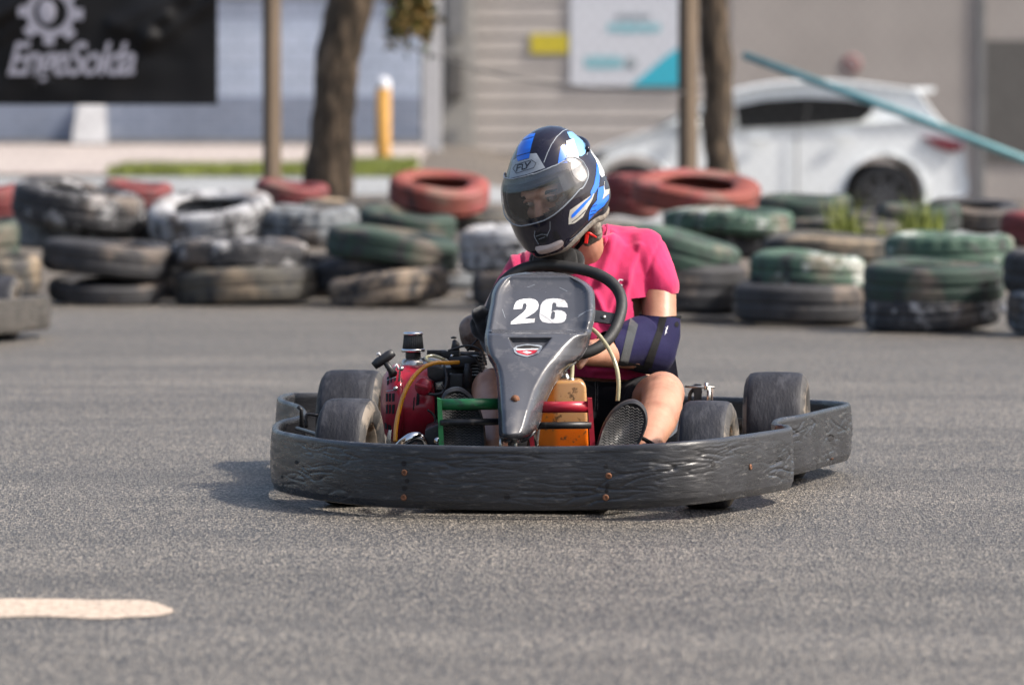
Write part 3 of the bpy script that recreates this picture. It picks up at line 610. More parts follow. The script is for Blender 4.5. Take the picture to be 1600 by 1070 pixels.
pp = [carpt(a, b, 0) for a, b in [(1262, 153), (1268, 153), (1262, 197), (1256, 197)]]; polymesh('', [(p.x, p.z) for p in pp], CY + .068, .02, 'car_black').build('window_pillar', rt)
ws = [(1028, 200), (1134, 147)]; vs = [carpt(ws[0][0], ws[0][1] - 4, .12), carpt(ws[0][0], ws[0][1] - 4, .88), carpt(ws[1][0], ws[1][1] - 3, .85), carpt(ws[1][0], ws[1][1] - 3, .15)]
MB().add(vs, [[0, 1, 2, 3]], 'car_glass', False).build('windscreen', rt, fixn=False)
pp = [carpt(a, b, 0) for a, b in [(1440, 214), (1470, 215), (1502, 222), (1504, 234), (1484, 238), (1462, 230)]]; polymesh('', [(p.x, p.z) for p in pp], CY - .012, .3, 'tail').build('tail_light', rt)
pp = [carpt(a, b, 0) for a, b in [(908, 252), (935, 238), (950, 240), (930, 258)]]; polymesh('', [(p.x, p.z) for p in pp], CY - .012, .3, 'alloy').build('headlight', rt)
a = P(1447, 141, CY); MB().box((a.x, CY + .86, a.z), (.22, 1.3, .05), 'car_white', bev=.02).build('spoiler', rt)
for q in ((1185, 218), (1318, 214)): a = P(q[0], q[1], CY); MB().box((a.x, CY - .02, a.z), (.18, .04, .03), 'car_white', bev=.01).build('door_handle', rt)
mb = MB()
for q in (1085, 1245): a = P(q, 205, CY); b = P(q, 318, CY); MB().box(((a.x + b.x) / 2, CY - .001, (a.z + b.z) / 2), (.012, .012, a.z - b.z), 'car_black').build('door_seam', rt)
a = P(1078, 196, CY); MB().box((a.x, CY - .1, a.z + .02), (.2, .16, .13), 'car_white', bev=.04).build('wing_mirror', rt)
mb = MB().box((P(1187, 0, CY).x, CY + .8, P(0, 322, CY).z), (1.95, 1.55, .12), 'car_black', bev=.03); mb.build('sill', rt)
for c in wc:
    for lat in (0.06, 1.5):
        wl = MB().lathe([(wr * .62, 0), (wr * .9, 0), (wr, .03), (wr, .17), (wr * .9, .2), (wr * .62, .2)], 'car_black', c=(c.x, CY + lat, c.z), axis=(0, 1, 0), n=40).build('wheel', rt)
        mb = MB().lathe([(0, .02), (.05, .02), (.06, .05), (wr * .58, .05), (wr * .63, .0), (wr * .63, .14), (0, .14)], 'car_black', c=(c.x, CY + lat, c.z), axis=(0, 1, 0), n=40)
        for s_ in range(7): q = 2 * math.pi * s_ / 7; mb.box((c.x + .12 * math.cos(q), CY + lat + .03, c.z + .12 * math.sin(q)), (.18, .03, .045), 'alloy', rot=(0, -q, 0))
        mb.build('rim', wl)

# ------------------------------------------------------------------ tyre barrier
def tyre_mb(Ro, W, rin, m, blocky=0, n=84):
    h = W / 2; prof = [(rin, -h * .62), (rin + .012, -h * .80), (rin + (Ro - rin) * .45, -h), (rin + (Ro - rin) * .72, -h * .97), (Ro - .018, -h * .86), (Ro - .004, -h * .70), (Ro, -h * .56),
        (Ro - .004, -h * .5), (Ro, -h * .44), (Ro + .002, -h * .15), (Ro - .003, -h * .08), (Ro - .003, h * .08), (Ro + .002, h * .15), (Ro, h * .44), (Ro - .004, h * .5), (Ro, h * .56), (Ro - .004, h * .70), (Ro - .018, h * .86),
        (rin + (Ro - rin) * .72, h * .97), (rin + (Ro - rin) * .45, h), (rin + .012, h * .80), (rin, h * .62), (rin + .03, h * .55), (Ro - .03, h * .35), (Ro - .026, 0), (Ro - .03, -h * .35), (rin + .03, -h * .55), (rin, -h * .62)]
    md = (lambda i, k_: (1 - .035 * ((k_ // 2) % 2) if i in (4, 5, 6, 13, 14, 15, 16, 17) else 1)) if blocky else None
    return MB().lathe(prof, M_T(m), n=n, mod=md)
def M_T(k_): return TM[k_]
GR = 'old painted tyres stacked as the track barrier'
# x0, x1, y-top, y-bottom of the tread band, distance, tilt about view axis, tilt towards viewer, paint, blocky, label
TY = [
 (68, 268, 376, 430, 25.0, 4, 3, 'black', 0, 'smooth plain black tyre lying on top of a squashed one, left front of barrier', 0),
 (78, 262, 424, 474, 25.0, -1, 16, 'black', 0, 'black tyre gaping open at the ground under the plain black one, left front', 1),
 (272, 478, 374, 420, 25.0, 1, 3, 'bwhite', 1, 'flat tyre with chipped white and beige block tread, upper one of the second left stack', 0),
 (276, 494, 414, 474, 24.9, -4, 2, 'olive', 0, 'dark tyre with dusty tan right side under the chipped block tread one', 0),
 (512, 716, 360, 412, 24.9, 8, 4, 'dgreen', 0, 'dark green smeared tyre tilted to the right, topmost of its three tyre stack', 0),
 (490, 690, 398, 448, 25.0, -5, 2, 'black', 0, 'sooty black tyre in the middle of the three tyre stack left of the driver', 0),
 (514, 702, 424, 480, 24.7, -8, 3, 'tan', 0, 'dusty brown tyre at the foot of the three tyre stack left of the driver', 0),
 (718, 880, 352, 424, 24.6, -1, 4, 'white', 0, 'whitewashed thick tyre directly behind the driver shoulder', 0),
 (738, 890, 420, 476, 24.4, 0, 2, 'black', 0, 'dark tyre on the ground under the whitewashed one behind the driver', 0),
 (640, 750, 412, 452, 26.3, 0, 2, 'grey', 0, 'grey tyre half hidden between the brown tyre and the whitewashed stack', 0),
 (22, 222, 290, 352, 26.0, 9, 10, 'bwhite', 0, 'black tyre with white smears tilted down to the right, upper left of the barrier', 0),
 (18, 215, 336, 386, 26.2, 2, 4, 'grey', 0, 'grey green tyre wedged under the white smeared tilted tyre', 0),
 (234, 424, 296, 380, 25.8, -5, 24, 'white', 0, 'whitewashed tyre tipped forward showing its dark opening', 1),
 (402, 560, 322, 384, 25.8, 0, 5, 'grey', 1, 'grey painted tyre with block tread between the tipped white tyre and the dark green one', 0),
 (560, 712, 330, 372, 26.4, 6, 5, 'dgreen', 0, 'tyre with faded green top lying behind the three tyre stack', 0),
 (470, 625, 312, 344, 27.3, 0, 5, 'olive', 0, 'dusty olive tyre lying behind the grey block tread one', 0),
 (-60, 32, 284, 372, 26.6, -2, 6, 'red', 0, 'red tyre at the far left end of the back row', 0),
 (160, 268, 284, 322, 27.6, 5, 8, 'red', 0, 'faded red tyre peeking out between the two white painted tyres', 0),
 (400, 512, 284, 322, 27.6, 6, 8, 'red', 0, 'pinkish red tyre behind the fence post foot', 0),
 (610, 762, 264, 338, 26.8, 4, 24, 'rust', 0, 'red tyre tipped forward with an open dark centre, left of the helmet', 1),
 (-80, 28, 340, 420, 25.2, 3, 5, 'dgreen', 0, 'dark green tyre above the tan one at the left edge of the barrier', 0),
 (-70, 62, 398, 462, 24.9, 0, 3, 'olive', 0, 'tan dusty tyre behind the other kart at the left edge', 0),
 (940, 1032, 272, 338, 27.0, 0, 10, 'red', 0, 'dull red tyre right of the helmet, behind the orange red one', 0),
 (988, 1188, 268, 334, 26.0, 3, 20, 'rust', 0, 'orange red tyre with dark opening facing up, below the fence post', 1),
 (1036, 1240, 326, 366, 24.0, 1, 3, 'gwhite', 1, 'green and white ribbed tyre right of the driver, on top of a smeared one', 0),
 (1045, 1232, 360, 402, 24.1, 0, 2, 'bwhite', 1, 'black tyre with white smears under the green and white ribbed one', 0),
 (960, 1156, 362, 424, 22.9, 13, 4, 'green', 0, 'green tyre sloping down to the right just behind the driver arm', 0),
 (985, 1170, 408, 492, 22.9, -1, 2, 'black', 0, 'thick black tyre on the ground right behind the driver arm', 0),
 (1196, 1392, 366, 408, 23.2, 1, 4, 'olive', 0, 'dark tyre with a dusty upper edge behind the green flecked one', 0),
 (1174, 1348, 394, 452, 22.5, 3, 3, 'gwhite', 0, 'green tyre with white flecks resting on a wide black tyre', 0),
 (1148, 1346, 440, 504, 22.3, 2, 3, 'black', 0, 'wide black ribbed tyre on the ground under the green flecked one', 0),
 (1384, 1582, 364, 424, 22.7, 0, 2, 'gwhite', 1, 'bright green ribbed tyre at the back of the right hand stack', 0),
 (1350, 1568, 408, 474, 21.6, 1, 5, 'dgreen', 0, 'large smooth green black tyre on top of the right hand stack', 0),
 (1350, 1562, 462, 518, 21.6, -2, 2, 'bwhite', 0, 'black tyre with chalky white patches at the foot of the right hand stack', 0),
 (1568, 1760, 390, 462, 21.2, 0, 3, 'black', 1, 'black tyre cut by the right edge of the frame, upper one', 0),
 (1574, 1770, 458, 530, 21.1, 0, 2, 'grey', 0, 'grey tyre cut by the right edge of the frame, lower one', 0),
 (1186, 1330, 304, 352, 25.5, 0, 6, 'dgreen', 0, 'dark green tyre under the car door in the back row', 0),
 (1372, 1500, 318, 368, 25.3, 0, 6, 'dgreen', 0, 'dark green tyre behind the grass tufts below the car boot', 0),
 (1452, 1592, 304, 364, 25.6, 2, 14, 'black', 0, 'blackened red tyre with open top right of the car wheel', 1),
 (1566, 1720, 330, 388, 24.8, 0, 6, 'red', 0, 'red tyre near the right edge behind the others', 0),
 (205, 340, 402, 470, 26.2, 0, 2, 'black', 0, 'dark tyre in the gap between the two left front stacks', 0),
 (440, 570, 404, 470, 26.2, 0, 2, 'black', 0, 'dark tyre in the gap right of the chipped block tread stack', 0),
 (1100, 1230, 440, 492, 24.2, 0, 2, 'black', 0, 'dark tyre in the gap right of the thick black tyre by the driver arm', 0),
 (1300, 1420, 430, 500, 23.5, 0, 2, 'black', 0, 'dark tyre in the gap between the two right hand stacks', 0),
 (200, 300, 338, 392, 26.4, 3, 6, 'black', 0, 'dark tyre in the gap left of the tipped white tyre', 0),
 (1236, 1410, 342, 378, 24.9, 2, 4, 'olive', 0, 'flat dusty tyre under the left hand grass tuft', 0),
 (690, 800, 330, 362, 27.2, 2, 5, 'olive', 0, 'low dusty tyre between the open red tyre and the helmet', 0),
 (1296, 1440, 330, 372, 26.2, 0, 6, 'black', 0, 'blackened tyre in front of the car rear wheel', 0),
]
for i, (x0, x1, y0, y1, Y, tv, tf, mt, bl, lab, op) in enumerate(TY):
    s_ = 7511 / Y; Ro = (x1 - x0) / 2 / s_ * 1.03; Wd = min(.27, (y1 - y0) / s_ * (.80 if op else .96)); c = P((x0 + x1) / 2, (y0 + y1) / 2, Y + Ro)
    if op: Wd = (y1 - y0) / s_ * .62
    mb = tyre_mb(Ro, Wd, Ro * .56, mt, bl)
    rm = Euler((R(tf * .55), R(tv), 0)).to_matrix() @ Euler((0, 0, R(i * 37))).to_matrix()
    for q in range(len(mb.v)):   # old tyres sag a little
        v = Vector(mb.v[q]); a_ = math.atan2(v.y, v.x); v.z += .007 * math.sin(a_ * 2 + i) + .004 * math.sin(3 * a_ + 2 * i); k_ = 1 + .015 * math.sin(2 * a_ + i * 2); mb.v[q] = (v.x * k_, v.y * k_, v.z)
    zc = max(c.z, Wd / 2 + .012)
    o = mb.build('tyre', label=lab, category='tyre', group=GR); o.location = (c.x, c.y, zc); o.rotation_euler = rm.to_euler()
# weeds between the tyres
for (x0, x1, yb, yt, Y, n, lab) in ((1288, 1342, 368, 305, 24.6, 230, 'clump of tall yellow green grass left of the car rear wheel'), (1408, 1468, 368, 300, 24.6, 260, 'clump of tall yellow green grass right of the car rear wheel'),
                               (1352, 1400, 368, 335, 24.6, 60, 'sparse low grass tuft in front of the car rear wheel'), (774, 830, 350, 318, 27.5, 120, 'small yellow green weed tuft left of the helmet')):
    a = P(x0, yb, Y); b = P(x1, yt, Y)
    def fx():
        return random.uniform(a.x, b.x), Y + random.uniform(-.15, .15), random.uniform(max(0, a.z - .25), a.z)
    o = blades('grass_tuft', n, fx, (b.z - a.z) * 1.1, 0.006, label=lab, category='weeds', group='weeds growing among the tyres')
# painted boards / rubble glimpsed between stacks
random.seed(11)
mb = MB()
for _ in range(26):
    x = random.uniform(-3.2, 2.6); Y = 25.4 - .55 * max(0, x) + random.uniform(-.1, .25); s_ = random.uniform(.04, .1); mb.ell((x, Y, s_ * .35), (s_, s_ * .8, s_ * .55), 'concrete_pale', n=10, k=6)
mb.build('rubble', kind='stuff')
# ------------------------------------------------------------------ kart
YAW = R(-6.5); K0 = Vector((0.09, 12.12, 0))
kart = root('go_kart', 'black rental go kart with number 26 on its nose, red engine and wrap around bumper', 'go kart', K0, YAW)
KM = Matrix.Translation(K0) @ Matrix.Rotation(YAW, 4, 'Z')
def L(x, y, z): return KM @ Vector((x, y, z))
KR = KM.to_3x3()
# bumper: one dented plastic band round the whole kart, traced at its real height
rim_px = [(494, 614), (451, 614.5), (435, 618), (433, 622), (441, 626.5), (458, 632), (468, 640), (467, 648), (455, 652), (439, 655.5), (428, 660.5), (424.5, 667), (428, 672), (445, 676.5), (490, 684.5), (549, 691), (609, 694.5), (700, 697),
          (800, 698.5), (900, 698), (1000, 695), (1050, 692), (1101, 688), (1151, 682), (1202, 674.5), (1228, 670.5), (1238, 668), (1235, 664.5), (1222, 663), (1216.5, 660), (1219, 655.5), (1230, 652.5), (1253, 649), (1278, 643.5), (1303, 637.5), (1322, 633.5), (1329, 631), (1326, 628.5), (1303, 626.5), (1271, 625), (1156, 621), (1076, 619), (900, 616), (700, 614.5)]
ZT = 0.170
zq = [.190, .190, .190, .188, .185, .182, .179, .177, .175, .173, .171] + [.170] * 8 + [.172, .178, .182, .185, .186, .187, .187, .186, .185, .184, .184, .185, .187, .188, .188, .187, .186, .185, .184, .182, .180, .178, .178, .180, .185]
base_pts = [PZ(x, y, z) for (x, y), z in zip(rim_px, zq)]
assert len(zq) == len(rim_px)
path = catmull(base_pts, 26, True)
# resample evenly
cum = [0]
for a, b in zip(path, path[1:] + path[:1]): cum.append(cum[-1] + (b - a).length)
NB = 1800; S = np.linspace(0, cum[-1], NB, endpoint=False); xs = np.interp(S, cum, [p.x for p in path + path[:1]]); ys = np.interp(S, cum, [p.y for p in path + path[:1]]); zs = np.interp(S, cum, [p.z for p in path + path[:1]]) - ZT
for _ in range(3): xs = (np.roll(xs, 1) + xs * 2 + np.roll(xs, -1)) / 4; ys = (np.roll(ys, 1) + ys * 2 + np.roll(ys, -1)) / 4
prof = []   # (outward, z) going up the outside, over the lip and down the inside
NZ = 60
for i in range(NZ + 1): q = i / NZ; prof.append((0.004 * math.sin(math.pi * q) - (0.006 * max(0, .12 - q) / .12), 0.022 + 0.140 * q))
prof += [(-.001, .167), (-.005, .1705), (-.010, .1715), (-.015, .1700), (-.018, .166), (-.0185, .155), (-.016, .145), (-.015, .06), (-.016, .03), (-.014, .023), (-.008, .021)]
npf = len(prof); vs = []; fs = []
def dent(s_, z, X):
    if z > .155: return 0
    wz = z + .012 * noise.noise(Vector((s_ * 9, 5, z * 9))); q = Vector((s_ * 6.5 + z * 10, wz * 52, 1.3)); r1 = 1 - abs(noise.noise(q)) * 2; q2 = Vector((s_ * 12 - z * 25, z * 80, 7.7)); r2 = 1 - abs(noise.noise(q2)) * 2
    am = smst(.20, -.05, abs(z - .075) - .03) * (0.62 + 0.55 * smst(-.5, .45, X)); am *= smst(-.15, .4, noise.noise(Vector((s_ * 3.2, 3, z * 11)))) * 1.0 + .15
    d = -.0050 * (max(0, r1) ** 9) * am + .0025 * noise.noise(Vector((s_ * 5, z * 26, 4))) * am - .0034 * max(0, r2) ** 7 * am
    return d + .0016 * noise.noise(Vector((s_ * 4, z * 8, 9)))
for i in range(NB):
    j = (i + 1) % NB; h = (i - 1) % NB; d = Vector((xs[j] - xs[h], ys[j] - ys[h], 0)).normalized(); nrm = Vector((d.y, -d.x, 0))   # path runs rear-left, front, right: outside is to its right
    if i == 0: flip = 1
    for k_, (o_, z) in enumerate(prof):
        dd = dent(S[i], z, xs[i]) if k_ <= NZ else 0
        vs.append(Vector((xs[i], ys[i], z + zs[i])) + nrm * ((o_ + dd) * -1 * 1.0))
ctr = Vector((K0.x, K0.y, 0))
tst = vs[npf * (NB // 3) + 10]; inn = vs[npf * (NB // 3) + NZ + 8]
if (tst.xy - ctr.xy).length < (inn.xy - ctr.xy).length:   # make sure outside faces out
    for i in range(NB):
        c = Vector((xs[i], ys[i], 0))
        for k_ in range(npf): v = vs[i * npf + k_]; z = v.z; m_ = c * 2 - v; vs[i * npf + k_] = Vector((m_.x, m_.y, z))
for i in range(NB):
    j = (i + 1) % NB
    for k_ in range(npf): k2 = (k_ + 1) % npf; fs.append([i * npf + k_, i * npf + k2, j * npf + k2, j * npf + k_])
bmp = MB().add(vs, fs, 'bumper'); bmp_bvh = bmp.bvh()
hole = lambda x, y, r: [(x + r * math.cos(a), y + r * 1.1 * math.sin(a)) for a in np.linspace(0, 6.28, 12)[:-1]]
for x, y, r in [(631, 724, 4), (636, 751, 3.5), (632, 763, 3.5), (792, 776, 4.5), (463.5, 722, 3), (947, 729, 3.5), (949, 758, 3.5), (948, 767, 3), (1114, 725, 3.5), (1298, 684, 5), (441, 745, 2)]: decal(bmp, bmp_bvh, 'slot_black', [hole(x, y, r)], step=.5)
bumper = bmp.build('bumper', kart, label='dented black plastic band running all round the kart')
mb = MB()
for x, y, r in [(632, 738, 5), (631, 777, 5), (951, 743, 5), (946.5, 777, 5), (1172, 729.5, 4.5), (1299, 716, 3)]:
    h = bmp_bvh.ray_cast(CP, ray(x, y).normalized()); n_ = h[1] if h[1].y < 0 else -h[1]; s_ = r / 650
    MB().lathe([(0, .0), (s_, .0), (s_, .0015), (s_ * .5, .003), (s_ * .35, .001), (0, .001)], 'rust', c=h[0] + n_ * .0008, axis=n_, n=16).build('screw', bumper)

# wheels
def wheel(px_c, Ycon, radius, width, steer, name='wheel', right=True, tread='rubber'):
    c = PZ(px_c, 0, 0); X = (px_c - 800) / (7511 / Ycon); c = Vector((X, Ycon, radius))
    q = R(steer); ax = Vector((math.cos(q), math.sin(q), 0)); h = width / 2; r = radius; ri = .068
    P_ = [(ri, -h * .80), (ri + .006, -h * .93), (r * .78, -h * 1.04), (r - .018, -h), (r - .005, -h * .88), (r - .001, -h * .72), (r, -h * .4), (r + .0005, 0), (r, h * .4), (r - .001, h * .72), (r - .005, h * .88), (r - .018, h), (r * .78, h * 1.04), (ri + .006, h * .93), (ri, h * .80), (ri - .004, h * .4), (ri - .004, -h * .4), (ri, -h * .80)]
    ms = ['sidewall'] * 4 + [tread] * 6 + ['sidewall'] * 7
    o = MB().lathe([(a, b) for a, b in P_], tread, c=c, axis=ax, n=96, mats=ms).build('wheel', kart)
    P2 = [(0, h * .25), (.022, h * .25), (.024, h * .05), (.048, h * .05), (.056, h * .55), (ri - .001, h * .82), (ri + .003, h * .86), (ri + .001, h * .72), (ri - .006, h * .5), (ri - .006, -h * .6), (ri + .002, -h * .86), (ri - .008, -h * .7), (.05, -h * .1), (0, -h * .1)]
    MB().lathe(P2, 'rim', c=c, axis=ax, n=48).build('rim', o)
    mb = MB().lathe([(0, h * .25), (.014, h * .3), (.014, h * .75), (.010, h * .8), (0, h * .8)], 'steel', c=c, axis=ax, n=6)
    for k_ in range(3): a = 2.1 * k_ + .4; cc = c + ax * h * .1 + (Vector((0, 0, 1)) * math.sin(a) + ax.cross(Vector((0, 0, 1))) * math.cos(a)) * .034; mb.lathe([(0, 0), (.006, 0), (.006, .012), (0, .012)], 'steel', c=cc, axis=ax, n=6)
    mb.build('hub_nut', o); return o, c, ax
w_fl = wheel(546, 11.70, .130, .122, -12.5)
w_fr = wheel(1107, 11.60, .130, .122, -10.5)
w_rl = wheel(551, 12.69, .140, .158, -7)
w_rr = wheel(1214, 12.58, .140, .158, -7)

# nose fairing
zp = Z(700, 400, 3.345)
outl = [(420, 0, 0), (88, 400, 610), (92, 352, 655), (100, 322, 690), (112, 290, 715), (125, 268, 730), (150, 246, 752), (175, 236, 765), (200, 229, 773), (250, 220, 776), (300, 211, 770), (350, 203, 762), (375, 199, 755), (395, 195, 750), (410, 192, 748), (430, 190, 744), (470, 192, 733), (500, 199, 716), (520, 206, 704), (545, 222, 678), (570, 236, 640), (600, 246, 608), (640, 253, 578), (680, 257, 552), (720, 259, 531), (760, 261, 513), (800, 262, 499), (840, 263, 489), (880, 264, 478), (905, 265, 462), (925, 266, 440), (940, 268, 422), (950, 276, 405), (957, 300, 380)][1:]
oy = [400 + o_[0] / 3.345 for o_ in outl]; oxl = [700 + o_[1] / 3.345 for o_ in outl]; oxr = [700 + o_[2] / 3.345 for o_ in outl]
TOPR = [(425, 822, 862), (426.5, 811, 875), (428, 803, 884), (430, 794, 892), (433, 787, 901), (437, 781, 909), (441, 777.5, 916), (445, 774.5, 921), (449, 772, 925), (455, 769.5, 928), (460, 768, 929), (475, 766, 930)]
kk = [i for i, y_ in enumerate(oy) if y_ > 476]; oy, oxl, oxr = [t_[0] for t_ in TOPR] + [oy[i] for i in kk], [t_[1] for t_ in TOPR] + [oxl[i] for i in kk], [t_[2] for t_ in TOPR] + [oxr[i] for i in kk]
rdg = [(516, 908), (523, 904), (531, 893), (545, 879), (558, 867), (585, 850), (609, 838), (639, 829), (669, 821), (690, 812)]
tri = [(793, 527), (864, 527), (852, 543), (836, 556), (826, 559), (812, 553), (800, 542)]
def nose_off(px, py, u, xl, xr):
    d = min(px - xl, xr - px); o = 0
    o -= .030 * (1 - min(1, d / 7)) ** 2
    if py < 519:   # number panel with a raised rim
        dt = (py - 426); dd = min(d, dt * 1.0 + 4 if dt < 40 else 99)
        o += .010 * math.exp(-((dd - 9) / 5.5) ** 2); o -= .012 * smst(10, 34, dd)
        o -= .030 * (1 - min(1, max(0, dt) / 6)) ** 2
        if px > xr - 45: o -= .014 * smst(500, 516, py) * smst(xr - 45, xr - 12, px) * (1 - smst(516, 519, py))
    lip = smst(514, 524, py)
    o += lip * .026
    if py > 514:
        rg = np.interp(py, [a for a, b in rdg], [b for a, b in rdg])
        rg -= 7
        if px > rg: k_ = (px - rg) / max(1, xr - rg); o -= lip * .085 * k_ ** 1.75 * smst(514, 545, py) + lip * .02 * k_ * k_
        rl_ = xl + 13
        if px < rl_: o -= lip * .022 * ((rl_ - px) / 13) ** 1.6
        # recess
        if inpoly(np.array([px]), np.array([py]), tri)[0]:
            dd = float(segd(np.array([px]), np.array([py]), tri + tri[:1])[0]); o -= .020 * smst(0, 4.5, dd)
        # central flat swell
        o += lip * .010 * math.exp(-((px - (xl + rg) / 2) / (max(4, (rg - xl)) * .42)) ** 2)
    if py > 675: o -= .03 * ((py - 675) / 12) ** 2
    return o
def noseY(py): return np.interp(py, [425, 515, 560, 640, 690], [11.93, 11.74, 11.65, 11.50, 11.43])
NR, NC = 240, 130; vs = []; fs = []
ry = np.concatenate([np.linspace(425.2, 445, 40)[:-1], np.linspace(445, 686, NR - 39)])
for j, py in enumerate(ry):
    xl = np.interp(py, oy, oxl); xr = np.interp(py, oy, oxr)
    for i in range(NC + 1):
        u = -math.cos(math.pi * i / NC) * .35 + (2 * i / NC - 1) * .65; px = xl + (xr - xl) * (u + 1) / 2
        vs.append(P(px, py, noseY(py) - nose_off(px, py, u, xl, xr)))
n1 = NC + 1
for j in range(len(ry) - 1):
    for i in range(NC): fs.append([j * n1 + i, j * n1 + i + 1, (j + 1) * n1 + i + 1, (j + 1) * n1 + i])
ns = MB().add(vs, fs, 'fairing')
# turned-back edge gives the moulding its depth
edge = [j * n1 for j in range(len(ry))][::-1] + list(range(n1))[1:] + [j * n1 + NC for j in range(1, len(ry))] + [(len(ry) - 1) * n1 + i for i in range(NC - 1, 0, -1)]
o = len(ns.v); cx = sum((Vector(ns.v[e]) for e in edge), Vector()) / len(edge)
for e in edge:
    v = Vector(ns.v[e]); ns.v.append(tuple(v + Vector((0, .045, -.012)) + (Vector((cx.x, v.y, v.z)) - v) * .03))
ne = len(edge); ns.f += [[edge[i], edge[(i + 1) % ne], o + (i + 1) % ne, o + i] for i in range(ne)]; ns.mi += [0] * ne; ns.sm += [True] * ne
nb = ns.bvh()
zz = Z(740, 400, 6.69)
two = zz([(388, 716), (392, 690), (520, 590), (545, 560), (556, 525), (552, 503), (536, 494), (518, 502), (510, 530), (506, 553), (417, 560), (425, 520), (445, 480), (480, 460), (530, 450), (590, 448), (640, 457), (670, 480), (680, 515), (672, 555), (640, 590), (560, 640), (520, 662), (642, 656), (634, 696)])
six = zz([(985, 540), (865, 532), (866, 505), (852, 488), (832, 488), (822, 505), (812, 590), (835, 575), (870, 568), (920, 572), (955, 590), (970, 615), (966, 655), (950, 685), (915, 700), (860, 704), (780, 703), (720, 690), (694, 660), (688, 620), (700, 520), (722, 480), (760, 455), (830, 445), (900, 450), (950, 465), (978, 500)])
six_h = zz([(812, 600), (825, 582), (842, 580), (852, 595), (848, 645), (838, 662), (816, 664), (803, 655)])
decal(ns, nb, 'white_decal', [two])
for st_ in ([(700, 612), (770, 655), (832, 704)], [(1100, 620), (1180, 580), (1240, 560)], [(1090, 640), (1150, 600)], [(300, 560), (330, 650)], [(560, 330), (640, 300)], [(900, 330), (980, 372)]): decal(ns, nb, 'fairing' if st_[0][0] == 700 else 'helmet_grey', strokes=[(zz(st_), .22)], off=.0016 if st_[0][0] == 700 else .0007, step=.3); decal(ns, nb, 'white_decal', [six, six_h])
zb = Z(740, 530, 5.945)
bd = zb([(368, 88), (398, 65), (470, 52), (500, 48), (535, 52), (610, 58), (642, 68), (638, 90), (606, 130), (560, 150), (497, 168), (440, 155), (395, 138), (378, 120)])
decal(ns, nb, 'helmet_grey', [bd], off=.0015); decal(ns, nb, 'badge_red' if 'badge_red' in M else 'red_paint', [zb([(392, 110), (600, 106), (585, 132), (497, 158), (412, 132)])], off=.0022)
decal(ns, nb, 'slot_black', [zb([(400, 78), (470, 62), (530, 62), (618, 76), (612, 88), (400, 92)])], off=.0022)
decal(ns, nb, 'white_decal', [zb([(390, 97), (610, 95), (600, 104), (395, 108)]), zb([(450, 128), (490, 118), (545, 130), (500, 142)])], off=.003)
fair = ns.build('front_fairing', kart, fixn=False, label='dark moulded nose panel with the white number 26 and a small shield badge')
h = nb.ray_cast(CP, ray(805, 624).normalized()); n_ = (CP - h[0]).normalized()
MB().lathe([(0, 0), (.011, 0), (.010, .0015), (.0065, .002), (.006, .006), (.003, .008), (0, .008)], 'rust', c=h[0], axis=n_, n=20).build('bolt', fair)

# foot guard bars
def T(name, pts, r, m, par=kart, n=14, sm=0, **kw):
    pts = catmull(pts, sm) if sm else pts
    return MB().tube(pts, r, m, n).build(name, par, **kw)
T('guard_bar', [P(686, 632, 11.60), P(782, 631, 11.60)], .0142, 'green_paint', label='green painted guard bar')
T('guard_bar', [P(842, 636, 11.60), P(922, 635.5, 11.60)], .0140, 'red_paint', label='red painted guard bar')
T('guard_rod', [P(688, 660, 11.59), P(782, 658.5, 11.59)], .0085, 'black_metal'); T('guard_rod', [P(834, 665, 11.59), P(924, 664, 11.59)], .0088, 'black_metal')
def plate(name, poly, Y, th, m, par=kart, **kw):
    pp = [P(a, b, Y) for a, b in poly]; n = len(pp); back = [p + Vector((0, th, 0)) for p in pp]
    return MB().add(pp + back, [list(range(n)), list(range(2 * n - 1, n - 1, -1))] + [[i, (i + 1) % n, n + (i + 1) % n, n + i] for i in range(n)], m, False).build(name, par, **kw)
plate('guard_bracket', [(918, 622), (925, 622), (930, 696), (922, 696)], 11.585, .03, 'red_paint')
plate('guard_bracket', [(825, 672), (833, 672), (836, 700), (829, 700)], 11.60, .02, 'red_paint')
plate('guard_bracket', [(683, 622), (690, 624), (694, 700), (686, 700)], 11.585, .03, 'green_paint')
for px in (783, 797, 806): T('fairing_stay', [P(px, 676, 11.50), P(px - 1, 715, 11.50)], .0045, 'steel' if px != 797 else 'black_metal')
# chassis
T('frame_tube', [L(-.22, -.80, .07), L(-.24, -.4, .06), L(-.24, .2, .06), L(-.26, .62, .07)], .015, 'black_metal', sm=5)
T('frame_tube', [L(.26, -.80, .07), L(.24, -.4, .06), L(.24, .2, .06), L(.26, .62, .07)], .015, 'black_metal', sm=5)
T('frame_tube', [L(-.40, -.49, .10), L(.42, -.49, .10)], .014, 'black_metal'); T('front_hoop', [L(-.30, -.62, .08), L(-.24, -.78, .08), L(0, -.80, .08), L(.24, -.78, .08), L(.34, -.62, .08)], .011, 'black_metal', sm=6)
T('rear_axle', [L(-.55, .49, .14), L(.56, .49, .14)], .02, 'steel'); T('tie_rod', [L(-.34, -.44, .11), L(0, -.40, .12), L(.36, -.44, .11)], .006, 'steel', sm=4)
MB().box(L(.02, -.32, .045), (.46, .80, .004), 'black_metal', rot=(0, 0, YAW)).build('floor_tray', kart)
T('rear_brace', [L(-.45, .72, .12), L(.56, .72, .12)], .012, 'black_metal'); T('side_bar', [L(.30, -.28, .09), L(.46, -.22, .10), L(.47, .22, .10), L(.30, .30, .09)], .011, 'black_metal', sm=6); T('side_bar', [L(-.26, -.28, .08), L(-.52, -.22, .09), L(-.52, .22, .09), L(-.26, .30, .08)], .011, 'black_metal', sm=6)
